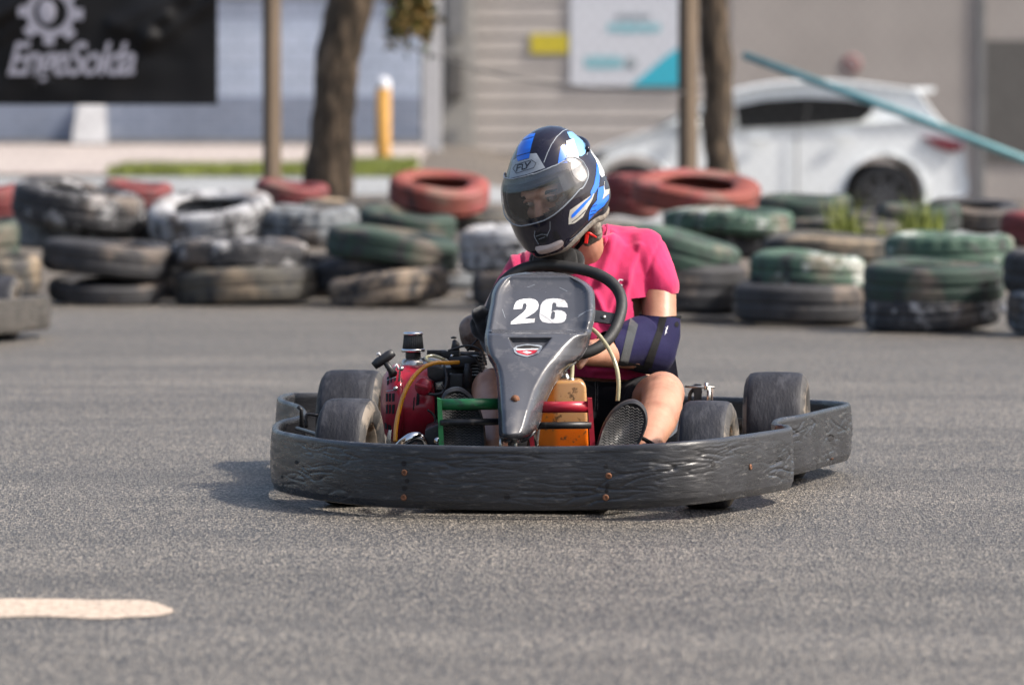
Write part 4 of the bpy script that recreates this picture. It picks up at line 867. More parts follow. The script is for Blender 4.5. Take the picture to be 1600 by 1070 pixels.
T('bumper_bracket', [P(471, 668, 12.1), P(471, 640, 12.1), P(465, 635, 12.1)], .005, 'black_metal'); T('bumper_bracket', [P(497, 649, 12.2), P(481, 647, 12.2), P(479, 652, 12.2), P(479, 668, 12.2)], .004, 'black_metal', sm=3)
T('bumper_stay', [P(464, 669, 11.95), P(500, 680, 11.8), P(520, 690, 11.75)], .005, 'bumper')
# seat shell
mb = MB(); vs = []; fs = []; SR = [(.02, .62, .50), (.05, .56, .38), (.06, .48, .2), (.05, .34, .06), (.05, .10, .04), (.06, -.05, .06), (.09, -.12, .09)]
for i, (hw, y, z) in enumerate(SR):
    for k_ in range(17):
        a = -1 + k_ / 8; wx = .205 * (1 if i > 1 else .85); wall = (.16 if 1 < i < 5 else .06) * abs(a) ** 4; vs.append(L(.075 + wx * a * (1 + .12 * abs(a)), y - (wall * .5 if i < 3 else 0), z + wall * (1 if i > 2 else .2)))
for i in range(len(SR) - 1):
    for k_ in range(16): fs.append([i * 17 + k_, i * 17 + k_ + 1, (i + 1) * 17 + k_ + 1, (i + 1) * 17 + k_])
n0 = len(vs); vs += [v + Vector((0, .012, -.012)) for v in vs]; fs += [[a + n0 for a in f[::-1]] for f in fs]
mb.add(vs, fs, 'seat'); seat = mb.build('seat', kart)
plate('seat_edge', [(1068, 648), (1066, 660), (1056, 676), (1046, 684), (1046, 678), (1056, 664), (1062, 650)], 11.98, .10, 'seat_pale', seat)
# brake caliper and bracket right of the knee
plate('brake_bracket', [(1082, 604), (1087, 600), (1096, 601), (1097, 612), (1095, 634), (1083, 634), (1085, 618)], 12.35, .03, 'black_metal')
T('brake_lever', [P(1070, 604, 12.34), P(1117, 605, 12.34)], .0028, 'steel'); T('brake_hose', [P(1079, 632, 12.36), P(1078, 616, 12.36), P(1084, 608, 12.36)], .005, 'black_metal', sm=3)
o = MB().lathe([(0, 0), (.0055, 0), (.0055, .018), (0, .018)], 'chrome', c=P(1103.5, 609, 12.33), n=6).build('brake_bolt', kart)
T('brake_pin', [P(1108, 606, 12.34), P(1107, 634, 12.34)], .0055, 'steel'); T('brake_pin', [P(1113, 606, 12.34), P(1112, 634, 12.34)], .0025, 'muffler')
MB().lathe([(0, 0), (.085, 0), (.085, .005), (0, .005)], 'steel', c=L(.24, .49, .14), axis=KR @ Vector((1, 0, 0)), n=40).build('brake_disc', kart)

# steering wheel, behind the nose
SW = P(869, 484, 12.02); tq = R(52)   # plane leans back
e1 = Vector((math.cos(R(-4)), math.sin(R(-4)), 0)); e2 = Vector((0.02, math.sin(R(44)), math.cos(R(44)))).normalized(); e2 = (e2 - e1 * e2.dot(e1)).normalized()
def swp(a, r=.158):
    c_, s_ = math.cos(a), math.sin(a); k_ = (abs(c_) ** 2.5 + abs(s_) ** 2.5) ** (-1 / 2.5); ph = R(-13)
    u, v = r * k_ * c_ * 1.02, r * k_ * s_ * .93; return SW + e1 * (u * math.cos(ph) - v * math.sin(ph)) + e2 * (u * math.sin(ph) + v * math.cos(ph))
sw = MB().tube([swp(2 * math.pi * i / 90) for i in range(90)], .0145, 'grip_rubber', 18, closed=True).build('steering_wheel', kart)
nrmw = e1.cross(e2); nrmw = nrmw if nrmw.y < 0 else -nrmw
for a in (R(2), R(180), R(-90)):
    p = swp(a, .15); dr = (p - SW).normalized(); sd_ = dr.cross(nrmw); mb = MB(); w_ = .022
    q = [SW + sd_ * w_, p + sd_ * w_ * .8, p - sd_ * w_ * .8, SW - sd_ * w_]; mb.add(q + [v - nrmw * .004 for v in q], [[0, 1, 2, 3], [7, 6, 5, 4], [0, 4, 5, 1], [2, 6, 7, 3], [1, 5, 6, 2]], 'dark_plastic', False)
    for f_ in (.55, .8): mb.lathe([(0, .001), (.006, .001), (.006, .003), (0, .004)], 'steel', c=SW.lerp(p, f_) , axis=nrmw, n=12)
    mb.build('spoke', sw)
MB().lathe([(0, -.03), (.03, -.03), (.035, .005), (.02, .012), (0, .012)], 'dark_plastic', c=SW, axis=nrmw, n=24).build('wheel_hub', sw)
T('steering_column', [SW, L(0.0, -.46, .10)], .011, 'black_metal')
T('fairing_stay', [P(800, 560, 11.78), P(806, 520, 11.95), SW + Vector((0, -.02, -.02))], .007, 'black_metal', sm=3)

# fuel tank with hoses
def rbox(name, poly, Y, dep, m, par, bev=.012, **kw):
    pp = [P(a, b, Y) for a, b in poly]; n = len(pp); bm = bmesh.new(); f = [bm.verts.new(p) for p in pp]; b_ = [bm.verts.new(p + Vector((0, dep, 0))) for p in pp]
    bm.faces.new(f); bm.faces.new(b_[::-1])
    for i in range(n): bm.faces.new([f[(i + 1) % n], f[i], b_[i], b_[(i + 1) % n]])
    bmesh.ops.bevel(bm, geom=bm.edges[:], offset=bev, segments=4, affect='EDGES', profile=.5, clamp_overlap=True)
    mb = MB(); bm.verts.index_update(); mb.add([v.co.copy() for v in bm.verts], [[v.index for v in f.verts] for f in bm.faces], m, True); bm.free(); return mb.build(name, par, **kw)
tk = rbox('fuel_tank', [(830, 700), (838, 640), (858, 596), (908, 594), (916, 602), (920, 704)], 11.72, .13, 'tank', kart, .02, label='grimy translucent fuel tank with orange fuel in its lower half')
MB().lathe([(0, 0), (.008, 0), (.008, .008), (.006, .012), (0, .012)], 'steel', c=P(893, 598, 11.76), n=16).build('tank_fitting', tk)
T('breather_hose', [P(893, 594, 11.76), P(894, 578, 11.77), P(895, 560, 11.78), P(899, 540, 11.8), P(910, 520, 11.84), P(922, 514, 11.86), P(930, 518, 11.85), P(941, 530, 11.83), P(954, 550, 11.80), P(963.5, 575, 11.78), P(966.5, 600, 11.77), P(965, 626, 11.77)], .0052, 'hose_clear', sm=8, n=14)
T('gear_rod', [P(876, 575, 11.95), P(880, 580, 11.93), P(888, 600, 11.9)], [.008, .010, .008], 'steel'); T('tank_strap', [P(857, 598, 11.71), P(846, 640, 11.705), P(838, 700, 11.705)], .004, 'steel', sm=4)

# engine
eng = bpy.data.objects.new('engine', None); COL.objects.link(eng); eng.parent = kart; eng['label'] = 'red and black petrol engine with cone air filter'; eng.location = KM.inverted() @ Vector((-.20, 12.1, 0.05))
ex = (KR @ Vector((-1, 0, 0))); ex = Vector((ex.x, ex.y - .25, 0)).normalized()   # crank axis, slightly turned to the viewer
EC = P(672, 631, 12.13)
prof = [(.0, .0), (.098, .0), (.1, .004), (.1, .066), (.094, .075), (.094, .079)]
sh = MB().lathe(prof, 'red_paint', c=EC, axis=ex, n=64)
# top of the shroud is raised towards the cylinder
for i in range(len(sh.v)):
    v = Vector(sh.v[i]); rz = v.z - EC.z
    if rz > 0: v.y += .03 * (rz / .1)
    sh.v[i] = tuple(v)
sb = sh.bvh(); 
for p in ([(651, 615), (656, 612), (655, 632), (650, 634)], [(646, 622), (648, 620), (647, 640), (645, 641)]): decal(sh, sb, 'slot_black', [p], step=.5)
sh.build('fan_shroud', eng)
prof = [(.094, .079), (.101, .08), (.101, .088), (.094, .102), (.074, .116), (.045, .121), (.0, .123)]
g = MB().lathe(prof, 'red_paint', c=EC, axis=ex, n=64); gb = g.bvh(); zg = Z(600, 510, 5.35)
slots = [[(28, 425), (46, 415), (44, 480), (28, 492)], [(55, 410), (72, 400), (70, 465), (54, 474)], [(84, 396), (104, 388), (102, 452), (84, 462)], [(124, 372), (140, 364), (138, 455), (122, 465)], [(146, 362), (166, 358), (162, 460), (144, 470)]]
for x0, x1 in ((17, 34), (42, 60), (68, 90)):
    slots += [[(x0, 562), (x1, 556), (x1 - 1, 624), (x0 + 1, 628)], [(x0, 655), (x1, 650), (x1 - 1, 725), (x0 + 1, 730)]]
slots += [[(8, 800), (26, 810), (26, 860), (8, 850)], [(36, 815), (60, 825), (60, 870), (36, 862)]]
for s_ in slots: decal(g, gb, 'slot_black', [zg(s_)], off=.001, step=.4)
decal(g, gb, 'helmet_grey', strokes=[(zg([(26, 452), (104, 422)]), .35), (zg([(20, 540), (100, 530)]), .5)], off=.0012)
grl = g.build('starter_grille', eng)
for x, y in ((618, 607), (607, 688), (627, 576)): T('grille_bolt', [P(x, y, 11.99), P(x, y, 12.02)], .006, 'steel', grl)
# starter handle
hd = T('starter_handle', [P(584, 572, 12.02), P(590, 567, 12.02), P(608, 555, 12.02), P(615, 550, 12.02)], [.010, .0125, .0125, .010], 'dark_plastic', eng)
T('handle_stem', [P(600, 562, 12.02), P(611, 579, 12.02), P(614, 584, 12.03)], [.0075, .0085, .012], 'dark_plastic', hd); T('handle_knot', [P(594, 556, 12.02), P(592, 552, 12.02), P(589, 554, 12.02)], .0035, 'white_decal', hd)
T('shroud_tab', [P(614, 578, 12.05), P(620, 570, 12.05), P(623, 578, 12.05)], .0045, 'helmet_white', eng)
# cone air filter
fc = P(645.5, 547, 12.16); fil = MB().lathe([(.0, 0), (.0275, 0), (.0235, .038), (0, .038)], 'pleats', c=fc, n=120, mod=lambda i, k_: 1 - .07 * ((k_ // 2) % 2) if i in (1, 2) else 1).build('air_filter', eng)
MB().lathe([(0, .038), (.0245, .038), (.0250, .044), (.022, .046), (0, .0465)], 'chrome', c=fc, n=40).build('filter_cap', fil); MB().lathe([(.0275, -.004), (.0300, -.004), (.0300, .003), (.0275, .004)], 'chrome', c=fc, n=40).build('filter_ring', fil)
MB().lathe([(.0, -.022), (.0185, -.022), (.0195, -.018), (.0195, -.006), (.0185, -.003), (0, -.003)], 'dark_plastic', c=fc, n=32).build('filter_neck', fil)
mb = MB().lathe([(0, -.07), (.030, -.07), (.030, -.03), (.026, -.024), (.018, -.021), (0, -.021)], 'steel', c=fc, n=32); mb.tube(catmull([fc + Vector((0, 0, -.045)), fc + Vector((.03, 0, -.035)), fc + Vector((.062, -.02, -.04))], 5), .017, 'steel'); mb.build('intake_elbow', eng)
# block, cylinder fins, head, carburettor and linkage
blk = rbox('engine_block', [(672, 575), (752, 572), (757, 640), (745, 700), (676, 700)], 12.13, .16, 'black_metal', eng, .008)
mb = MB()
for k_ in range(8):
    z0 = P(735, 556 + k_ * 5.2, 12.1); mb.box((z0.x, 12.18, z0.z), (.062 + .008 * (k_ < 5), .13, .0035), 'black_metal', rot=(0, R(6), YAW), bev=.0012)
mb.box(P(735, 572, 12.2), (.045, .1, .07), 'black_metal'); mb.build('cylinder_fins', eng)
mb = MB()
for k_ in range(7):
    a = P(743 , 556 + k_ * 5, 12.085); mb.tube([a + Vector((-.014, 0, 0)), a + Vector((.004, 0, .001)), a + Vector((.018, 0, -.004)), a + Vector((.024, .0, -.016))], .0016, 'steel', 6)
mb.build('fin_edges', eng)
rbox('head_cover', [(700, 558), (745, 556), (748, 566), (728, 574), (705, 576)], 12.07, .08, 'black_metal', eng, .006)
rbox('linkage_plate', [(667, 547), (697, 547), (700, 552), (720, 549), (719, 563), (700, 563), (696, 558), (667, 557)], 12.10, .02, 'black_metal', eng, .002)
rbox('throttle_bracket', [(690, 549), (717, 548), (717, 560), (690, 560)], 12.085, .015, 'black_metal', eng, .0015); MB().ell(P(706, 556, 12.08), (.004, .003, .004), 'chrome').build('bracket_rivet', eng)
lv = T('throttle_stub', [P(711, 549, 12.10), P(712, 537, 12.10), P(709, 531, 12.10)], [.012, .010, .004], 'dark_plastic', eng); MB().lathe([(0, 0), (.007, 0), (.007, .004), (0, .006)], 'black_metal', c=P(709, 529, 12.10), n=14).build('stub_cap', lv)
rbox('ignition_coil', [(667, 572), (684, 571), (698, 578), (697, 590), (680, 597), (668, 590)], 12.02, .05, 'dark_plastic', eng, .006)
kb = MB().lathe([(0, .012), (.020, .012), (.022, .004), (.022, -.014), (0, -.014)], 'red_paint', c=P(662, 604, 11.985), axis=(-.15, -1, .1), n=24); kb.box(P(659, 603, 11.97), (.036, .010, .007), 'red_paint', rot=(0, R(15), 0), bev=.002); kb.build('choke_knob', eng)
rbox('knob_housing', [(662, 612), (668, 594), (673, 598), (673, 614)], 11.99, .03, 'dark_plastic', eng, .003)
T('spark_lead', [P(694, 572, 12.03), P(698, 590, 12.0), P(696, 604, 11.99), P(690, 614, 11.98), P(676, 616, 11.98), P(655, 611, 11.98)], .0038, 'dark_plastic', eng, sm=6)
cb = T('carburettor', [P(731, 568, 12.02), P(731, 580, 12.02), P(731, 606, 12.02)], [.0075, .0105, .0115], 'dark_plastic', eng); 
rbox('governor_box', [(702, 584), (724, 584), (724, 612), (702, 614)], 12.04, .04, 'dark_plastic', eng, .004); rbox('name_plate', [(680, 598), (692, 596), (692, 609), (681, 609)], 12.075, .01, 'steel', eng, .001)
for i_, pl_ in enumerate(([(720, 552), (742, 560), (756, 590), (765, 640), (778, 690)], [(690, 600), (705, 628), (700, 660), (712, 700)], [(668, 640), (680, 655), (676, 700)], [(700, 548), (730, 540), (752, 548), (760, 570)])): T('cable', [P(x, y, 12.0 - i_ * .02) for x, y in pl_], .0028, 'dark_plastic' if i_ % 2 else 'black_metal', eng, sm=6)
T('fuel_hose', [P(717, 566, 12.02), P(698, 567, 12.0), P(680, 567, 11.985), P(662, 574, 11.975), P(645, 591, 11.965), P(632, 614, 11.955), P(624, 640, 11.95), P(619, 665, 11.94), P(617.5, 690, 11.93)], .0055, 'hose_fuel', eng, sm=8)
T('clear_loop', [P(700, 566, 12.03), P(690, 560, 12.02), P(678, 556, 12.02), P(668, 557, 12.01), P(666, 561, 12.00), P(672, 565, 11.99), P(684, 566, 11.99)], .0042, 'hose_clear', eng, sm=7)
T('exhaust_elbow', [P(622, 700, 11.80), P(632, 691, 11.78), P(645, 683, 11.78), P(657, 685, 11.79), P(663, 700, 11.80)], .013, 'chrome', eng, sm=5)
T('mount_bolt', [P(683.5, 689, 11.74), P(683.5, 689, 11.77)], .009, 'chrome', eng); rbox('engine_mount', [(664, 672), (692, 660), (700, 704), (664, 704)], 11.80, .3, 'black_metal', eng, .003)
rbox('frame_plate', [(606, 700), (603, 690), (607, 672), (612, 672), (610, 700)], 11.82, .01, 'steel', eng, .001)
mu = rbox('muffler', [(716, 510), (724, 499), (742, 491), (766, 492), (768, 547), (748, 548), (729, 548), (720, 535)], 12.30, .11, 'muffler', eng, .010)
T('muffler_seam', [P(730, 548, 12.275), P(748, 528, 12.275)], .003, 'black_metal', mu); T('exhaust_pipe', [P(748, 545, 12.32), P(752, 560, 12.30), P(748, 580, 12.25)], .012, 'muffler', eng, sm=4)
# ------------------------------------------------------------------ driver
driver = root('person', 'kart driver in pink t shirt, navy elbow brace and black and blue full face helmet', 'person', (0.17, 12.4, 0.06))
b = MB()
# trunk, neck
b.sect([(P(955, 668, 12.44), .10, .08), (P(955, 640, 12.44), .13, .09), (P(950, 600, 12.44), .13, .085), (P(935, 540, 12.46), .13, .085), (P(925, 470, 12.47), .14, .085), (P(918, 415, 12.46), .14, .08), (P(912, 395, 12.44), .08, .06)], 'skin')
b.cap([P(914, 400, 12.43), P(903, 370, 12.33), P(893, 345, 12.25)], [.068, .056, .054], 'skin')
# arms
b.cap([P(1003, 402, 12.44), P(1029, 452, 12.42), P(1030, 500, 12.38), P(1024, 552, 12.33)], [.046, .046, .045, .042], 'skin')
WRr = P(893, 553, 12.00); b.cap([P(1024, 552, 12.33), P(975, 550, 12.21), P(935, 551, 12.10), WRr], [.042, .043, .036, .026], 'skin')
b.cap([P(822, 430, 12.43), P(788, 470, 12.36), P(770, 505, 12.28)], [.046, .042, .040], 'skin'); WRl = P(792, 548, 12.02); b.cap([P(770, 505, 12.28), P(780, 530, 12.14), WRl], [.042, .038, .026], 'skin')
def hand(wr, target, side, b=b, k=1.0):
    # palm reaches the rim, fingers curl round it, thumb along it
    d = (target - wr).normalized(); ac = side; up_ = d.cross(ac).normalized()
    b.cap([wr, wr + d * .045 + ac * .012, wr + d * .07 + ac * .02], [.026, .027, .020], 'skin'); b.cap([wr + d * .045 - ac * .012, wr + d * .07 - ac * .022], [.026, .019], 'skin')
    for k_, ln in zip((-1.5, -.5, .5, 1.5), (.85, .98, 1.0, .8)):
        r0 = wr + d * .075 + ac * .019 * k_; p1 = r0 + d * .030 * ln + up_ * .006; p2 = p1 + d * .010 * ln - up_ * .024 * ln; p3 = p2 - d * .016 * ln - up_ * .012
        b.cap([r0 - d * .01, p1, p2, p3], [.0105, .0095, .0088, .0078], 'skin')
    t0 = wr + d * .03 + ac * .028; b.cap([t0, t0 + ac * .022 + d * .022 - up_ * .01, t0 + ac * .020 + d * .046 - up_ * .024], [.014, .0115, .0092], 'skin')
hand(WRr, swp(R(-75), .165), (e1)); hand(WRl, swp(R(200), .165), -e1)
# legs
KNR = P(1035, 616, 11.99); ANR = P(1003, 706, 11.66); b.cap([P(1005, 645, 12.40), P(1022, 630, 12.18), KNR + Vector((0, .02, .0))], [.082, .068, .057], 'skin')
b.cap([KNR, P(1034, 634, 11.91), P(1027, 655, 11.83), P(1014, 684, 11.73), ANR], [.053, .052, .050, .040, .034], 'skin'); b.ell(P(1037, 609, 11.965), (.040, .035, .040), 'skin')
KNL = P(771, 610, 11.99); ANL = P(772, 704, 11.66); b.cap([P(905, 650, 12.40), P(838, 632, 12.2), KNL + Vector((0, .02, 0))], [.08, .068, .056], 'skin')
b.cap([KNL, P(770, 634, 11.91), P(771, 655, 11.83), P(773, 684, 11.73), ANL], [.052, .050, .047, .038, .034], 'skin'); b.ell(P(768, 604, 11.965), (.042, .036, .044), 'skin')
for a_, ft in ((ANR, P(978, 705, 11.68)), (ANL, P(738, 705, 11.70))): b.cap([a_, a_.lerp(ft, .5) + Vector((0, 0, .0)), ft], [.032, .028, .022], 'skin')
# head, in the helmet's frame
HC = P(868, 303, 12.17); HR = (Matrix.Rotation(R(-14), 3, 'Y') @ Matrix.Rotation(R(-33), 3, 'Z') @ Matrix.Rotation(R(16), 3, 'X'))
def H(x, y, z): return HC + HR @ Vector((x, y, z))
b.ell(H(0, .01, .02), (.074, .092, .10), 'skin', HR); b.ell(H(0, -.025, -.045), (.058, .062, .075), 'skin', HR); b.ell(H(0, -.06, -.095), (.026, .025, .02), 'skin', HR)
b.cap([H(0, -.080, .022), H(0, -.094, .004), H(0, -.106, -.016)], [.010, .012, .0145], 'skin'); b.cap([H(-.013, -.090, -.02), H(.013, -.090, -.02)], [.010, .010], 'skin')
b.cap([H(-.045, -.060, .034), H(-.018, -.082, .036), H(.018, -.082, .036), H(.045, -.060, .034)], [.013, .013, .013, .013], 'skin')
b.cap([H(-.046, -.055, -.018), H(-.034, -.062, -.022)], [.018, .016], 'skin'); b.cap([H(.046, -.055, -.018), H(.034, -.062, -.022)], [.018, .016], 'skin')
b.cap([H(-.02, -.084, -.052), H(0, -.089, -.050), H(.02, -.084, -.052)], [.007, .008, .007], 'skin'); b.cap([H(-.018, -.082, -.063), H(.018, -.082, -.063)], [.008, .008], 'skin')
for s_ in (-1, 1): b.ell(H(.074 * s_, .01, .0), (.010, .02, .03), 'skin', HR)
b.cap([P(893, 345, 12.25), H(0, .02, -.05)], [.054, .056], 'skin')
body = remeshed(b, 'body', .0045, 4, 'skin', driver)
body.build('body', driver, fixn=False)
for s_ in (-1, 1):
    e = MB().ell(H(.032 * s_, -.070, .014), (.0135, .0135, .0115), 'eye_white', HR); e.ell(H(.032 * s_ - .004, -.0800, .014), (.0062, .004, .0062), 'iris', HR); e.build('eye', driver)
    MB().cap([H(.016 * s_, -.085, .030), H(.034 * s_, -.084, .035), H(.052 * s_, -.068, .031)], [.0035, .0045, .003], 'hair').build('eyebrow', driver)
    MB().cap([H(.019 * s_, -.0815, .022), H(.032 * s_, -.0855, .0265), H(.046 * s_, -.076, .021)], [.003, .004, .003], 'skin').build('eyelid', driver)
mb = MB(); mb.ell(H(0, .012, .062), (.079, .099, .072), 'knit', HR); mb.build('head_sock', driver)

# t shirt
s = MB()
s.sect([(P(950, 592, 12.42), .135, .112), (P(948, 575, 12.43), .165, .118), (P(940, 545, 12.43), .165, .118), (P(930, 505, 12.44), .168, .122), (P(922, 460, 12.45), .178, .122), (P(918, 425, 12.45), .185, .114), (P(921, 400, 12.45), .165, .10), (P(925, 382, 12.44), .125, .085), (P(922, 368, 12.42), .075, .07)], 'shirt', 48)
s.cap([P(960, 392, 12.45), P(1003, 394, 12.45)], [.062, .064], 'shirt'); s.cap([P(945, 375, 12.44), P(985, 378, 12.46)], [.04, .042], 'shirt')
s.cap([P(1003, 394, 12.45), P(1020, 425, 12.43), P(1030, 447, 12.42)], [.064, .058, .053], 'shirt')
s.cap([P(880, 405, 12.44), P(824, 430, 12.43)], [.06, .062], 'shirt'); s.cap([P(824, 430, 12.43), P(803, 458, 12.39), P(793, 474, 12.37)], [.062, .055, .052], 'shirt')
FOLD = [([(985, 372), (972, 400), (962, 432), (950, 470), (940, 505)], -.009, 9), ([(1000, 385), (985, 420), (978, 455), (972, 490)], .008, 6), ([(958, 365), (950, 400), (938, 440)], .007, 6), ([(940, 380), (930, 410), (925, 450)], -.005, 7),
        ([(975, 445), (960, 480), (955, 500)], -.008, 4), ([(930, 460), (945, 490), (960, 520)], .008, 5),
        ([(812, 392), (815, 412), (812, 432)], -.010, 4), ([(800, 400), (804, 420), (800, 436)], .006, 4), ([(835, 395), (838, 415), (835, 430)], .006, 5), ([(1035, 375), (1020, 400), (1012, 430)], -.004, 4), ([(1040, 595), (990, 582), (930, 580)], .006, 4), ([(1035, 588), (980, 576), (920, 574)], -.006, 3)]
def projpx(v):
    d = v - CP; f_ = d.dot(FW); return 800 + FPX * d.dot(RT) / f_, 535 - FPX * d.dot(UP) / f_
def shirt_disp(v, n_):
    x, y = projpx(v); d = .0042 * noise.noise(Vector((v.x * 16 + v.z * 6, v.y * 14, v.z * 7))) + .0016 * noise.noise(Vector((v.x * 38 + v.z * 12, v.y * 34, v.z * 20)))
    if n_.y < .3:
        for pl, k_, wd in FOLD:
            if abs(x - pl[0][0]) < 130: q = float(segd(np.array([x]), np.array([y]), pl)[0]); d += k_ * math.exp(-(q / wd) ** 2)
    return d
sm_ = remeshed(s, 'shirt', .0042, 5, 'shirt', driver, shirt_disp)
bm = bmesh.new(); bm.from_mesh(sm_.mesh('t'))
def cut(co, no, dia=None):
    g_ = bm.verts[:] + bm.edges[:] + bm.faces[:]; bmesh.ops.bisect_plane(bm, geom=g_, plane_co=co, plane_no=no, clear_outer=False)
# open the sleeves, the neck and the hem
def carve(c, axis, rad):
    c = Vector(c); axis = Vector(axis).normalized()
    dl = [f for f in bm.faces if (f.calc_center_median() - c).dot(axis) > 0 and ((f.calc_center_median() - c) - axis * (f.calc_center_median() - c).dot(axis)).length < rad and (rd != .066 or projpx(f.calc_center_median())[0] < 940)]
    bmesh.ops.delete(bm, geom=dl, context='FACES')
for c_, ax_, rd in ((P(1031, 461, 12.42), (.11, -.02, -1), .10), (P(797, 474, 12.38), (-.25, -.05, -1), .10), (P(950, 588, 12.43), (-.06, 0, -1), .3), (P(920, 386, 12.43), (-.3, -.55, .85), .066)):
    cen = Vector(c_); a_ = Vector(ax_).normalized(); geo = [f for f in bm.faces if (f.calc_center_median() - cen).length < rd + .04]
    gv = list({v for f in geo for v in f.verts}); ge = list({e for f in geo for e in f.edges}); bmesh.ops.bisect_plane(bm, geom=gv + ge + geo, plane_co=cen, plane_no=a_); carve(c_, ax_, rd)
lo = [v for v in bm.verts if not v.link_faces]; bmesh.ops.delete(bm, geom=lo, context='VERTS')
bm.normal_update(); me = bpy.data.meshes.new('shirt'); bm.to_mesh(me); bm.free()
sh_ = MB(); sh_.add([v.co.copy() for v in me.vertices], [list(p.vertices) for p in me.polygons], 'shirt')
nn = [v.normal.copy() for v in me.vertices]; o = len(sh_.v); bpy_edges = {}
for p in me.polygons:
    for e in p.edge_keys: bpy_edges[e] = bpy_edges.get(e, 0) + 1
sh_.add([Vector(v.co) - n_ * .0035 for v, n_ in zip(me.vertices, nn)], [list(p.vertices)[::-1] for p in me.polygons], 'shirt')
nv_ = len(me.vertices)
for (a, c_), k_ in bpy_edges.items():
    if k_ == 1: sh_.f.append([a, c_, c_ + nv_, a + nv_]); sh_.mi.append(0); sh_.sm.append(True)
sbv = sh_.bvh(); decal(sh_, sbv, 'white_print', strokes=[([(973, 437.5), (968, 437), (965.5, 441), (966.5, 445), (972, 445.5)], 1.1), ([(962.5, 437), (963.5, 440)], .7)], off=.0012, step=.4)
shirt = sh_.build('t_shirt', driver, fixn=False); bpy.data.meshes.remove(me)
# collar rib and sleeve hems
cc = []
for x, y in [(948, 352), (950, 362), (947, 374), (941, 385), (932, 395), (920, 403), (906, 409), (890, 412), (874, 410)]:
    h = sbv.ray_cast(CP, ray(x, y).normalized()); 
    if h[0] is not None and h[0].y < 12.6: cc.append(h[0])
MB().tube(catmull(cc, 6), .0048, 'shirt', 10).build('collar', shirt)

# shorts
s = MB()
s.sect([(P(955, 672, 12.43), .12, .11), (P(955, 650, 12.43), .165, .13), (P(955, 620, 12.43), .168, .126), (P(952, 594, 12.43), .158, .116)], 'shorts', 40)
s.cap([P(1000, 642, 12.36), P(1012, 636, 12.24), P(1018, 634, 12.16)], [.090, .080, .072], 'shorts'); s.cap([P(905, 650, 12.36), P(850, 640, 12.2), P(815, 632, 12.12)], [.092, .084, .074], 'shorts')
s.ell(P(955, 650, 12.33), (.07, .08, .08), 'shorts')
def shorts_disp(v, n_):
    return .0075 * noise.noise(Vector((v.x * 15 + v.z * 18, v.y * 8, v.z * 16))) + .003 * noise.noise(v * 40)
sm_ = remeshed(s, 'shorts', .006, 4, 'shorts', driver, shorts_disp); sbv2 = sm_.bvh()
decal(sm_, sbv2, 'seam', strokes=[([(930.5, 588), (930, 600), (930.5, 615), (929, 640)], .5), ([(933.5, 588), (934, 610), (933.5, 640)], .4)], off=.001, step=.5)
sm_.build('shorts', driver, fixn=False)
def cuff(name, a, b_, r, m='shorts'):
    a, b_ = Vector(a), Vector(b_); return MB().lathe([(r - .006, .0), (r, .0), (r * 1.02, -.02), (r, -.05)], m, c=b_, axis=(b_ - a), n=32).build(name, driver)

# elbow braces
s = MB(); s.cap([P(1031, 497, 12.39), P(1029, 525, 12.36), P(1021, 551, 12.32)], [.0535, .057, .058], 'brace'); s.cap([P(1021, 551, 12.32), P(985, 543, 12.24), P(952, 545, 12.15)], [.058, .055, .047], 'brace')
s.cap([P(1000, 520, 12.30), P(975, 535, 12.22)], [.045, .05], 'brace')
def brace_disp(v, n_): return .0025 * noise.noise(Vector((v.x * 12, v.y * 12, v.z * 16)))
sb_ = remeshed(s, 'brace', .0045, 5, 'brace', driver, brace_disp)
bm = bmesh.new(); bm.from_mesh(sb_.mesh('t'))
for c_, ax_, rd in ((P(1031, 493, 12.39), (.08, 0, 1), .09), (P(948, 546, 12.14), (-1, -.7, 0), .08)):
    cen = Vector(c_); geo = bm.faces[:]; bmesh.ops.bisect_plane(bm, geom=bm.verts[:] + bm.edges[:] + geo, plane_co=cen, plane_no=Vector(ax_).normalized())
    dl = [f for f in bm.faces if (f.calc_center_median() - cen).dot(Vector(ax_)) > 0 and (f.calc_center_median() - cen).length < rd]; bmesh.ops.delete(bm, geom=dl, context='FACES')
me = bpy.data.meshes.new('t'); bm.to_mesh(me); bm.free(); sb2 = MB().add([v.co.copy() for v in me.vertices], [list(p.vertices) for p in me.polygons], 'brace'); bpy.data.meshes.remove(me)
bb_ = sb2.bvh(); zr = Z(900, 340, 3.822)
decal(sb2, bb_, 'strap_grey', [zr([(325, 600), (370, 640), (340, 750), (310, 872), (262, 852), (290, 740)])], off=.0012); decal(sb2, bb_, 'strap', [zr([(500, 595), (545, 588), (520, 680), (480, 800), (450, 900), (402, 882), (440, 780), (478, 680)])], off=.0014)
decal(sb2, bb_, 'strap', [zr([(130, 800), (170, 770), (150, 860), (110, 865)]), zr([(260, 850), (440, 890), (430, 915), (250, 880)])], off=.0012)
decal(sb2, bb_, 'strap', [[(1057 + 3.2 * math.cos(a), 507 + 4.2 * math.sin(a)) for a in np.linspace(0, 6.28, 14)[:-1]]], off=.0014)
decal(sb2, bb_, 'white_print', strokes=[([(1043, 510), (1038.5, 523)], .35), ([(1040, 512), (1042.5, 514), (1040, 516)], .35), ([(1039.5, 518), (1041.5, 520.5)], .35)], off=.0016, step=.35)
br = sb2.build('elbow_brace', driver, label='navy blue elbow brace with black and grey straps')
cen = P(1031, 493.5, 12.39); MB().tube([cen + Vector((.0525 * math.cos(a), .0525 * math.sin(a), -.006 + .004 * math.cos(a + .6))) for a in np.linspace(0, 6.2832, 41)[:-1]], .0035, 'strap', 8, closed=True).build('brace_edge', br)
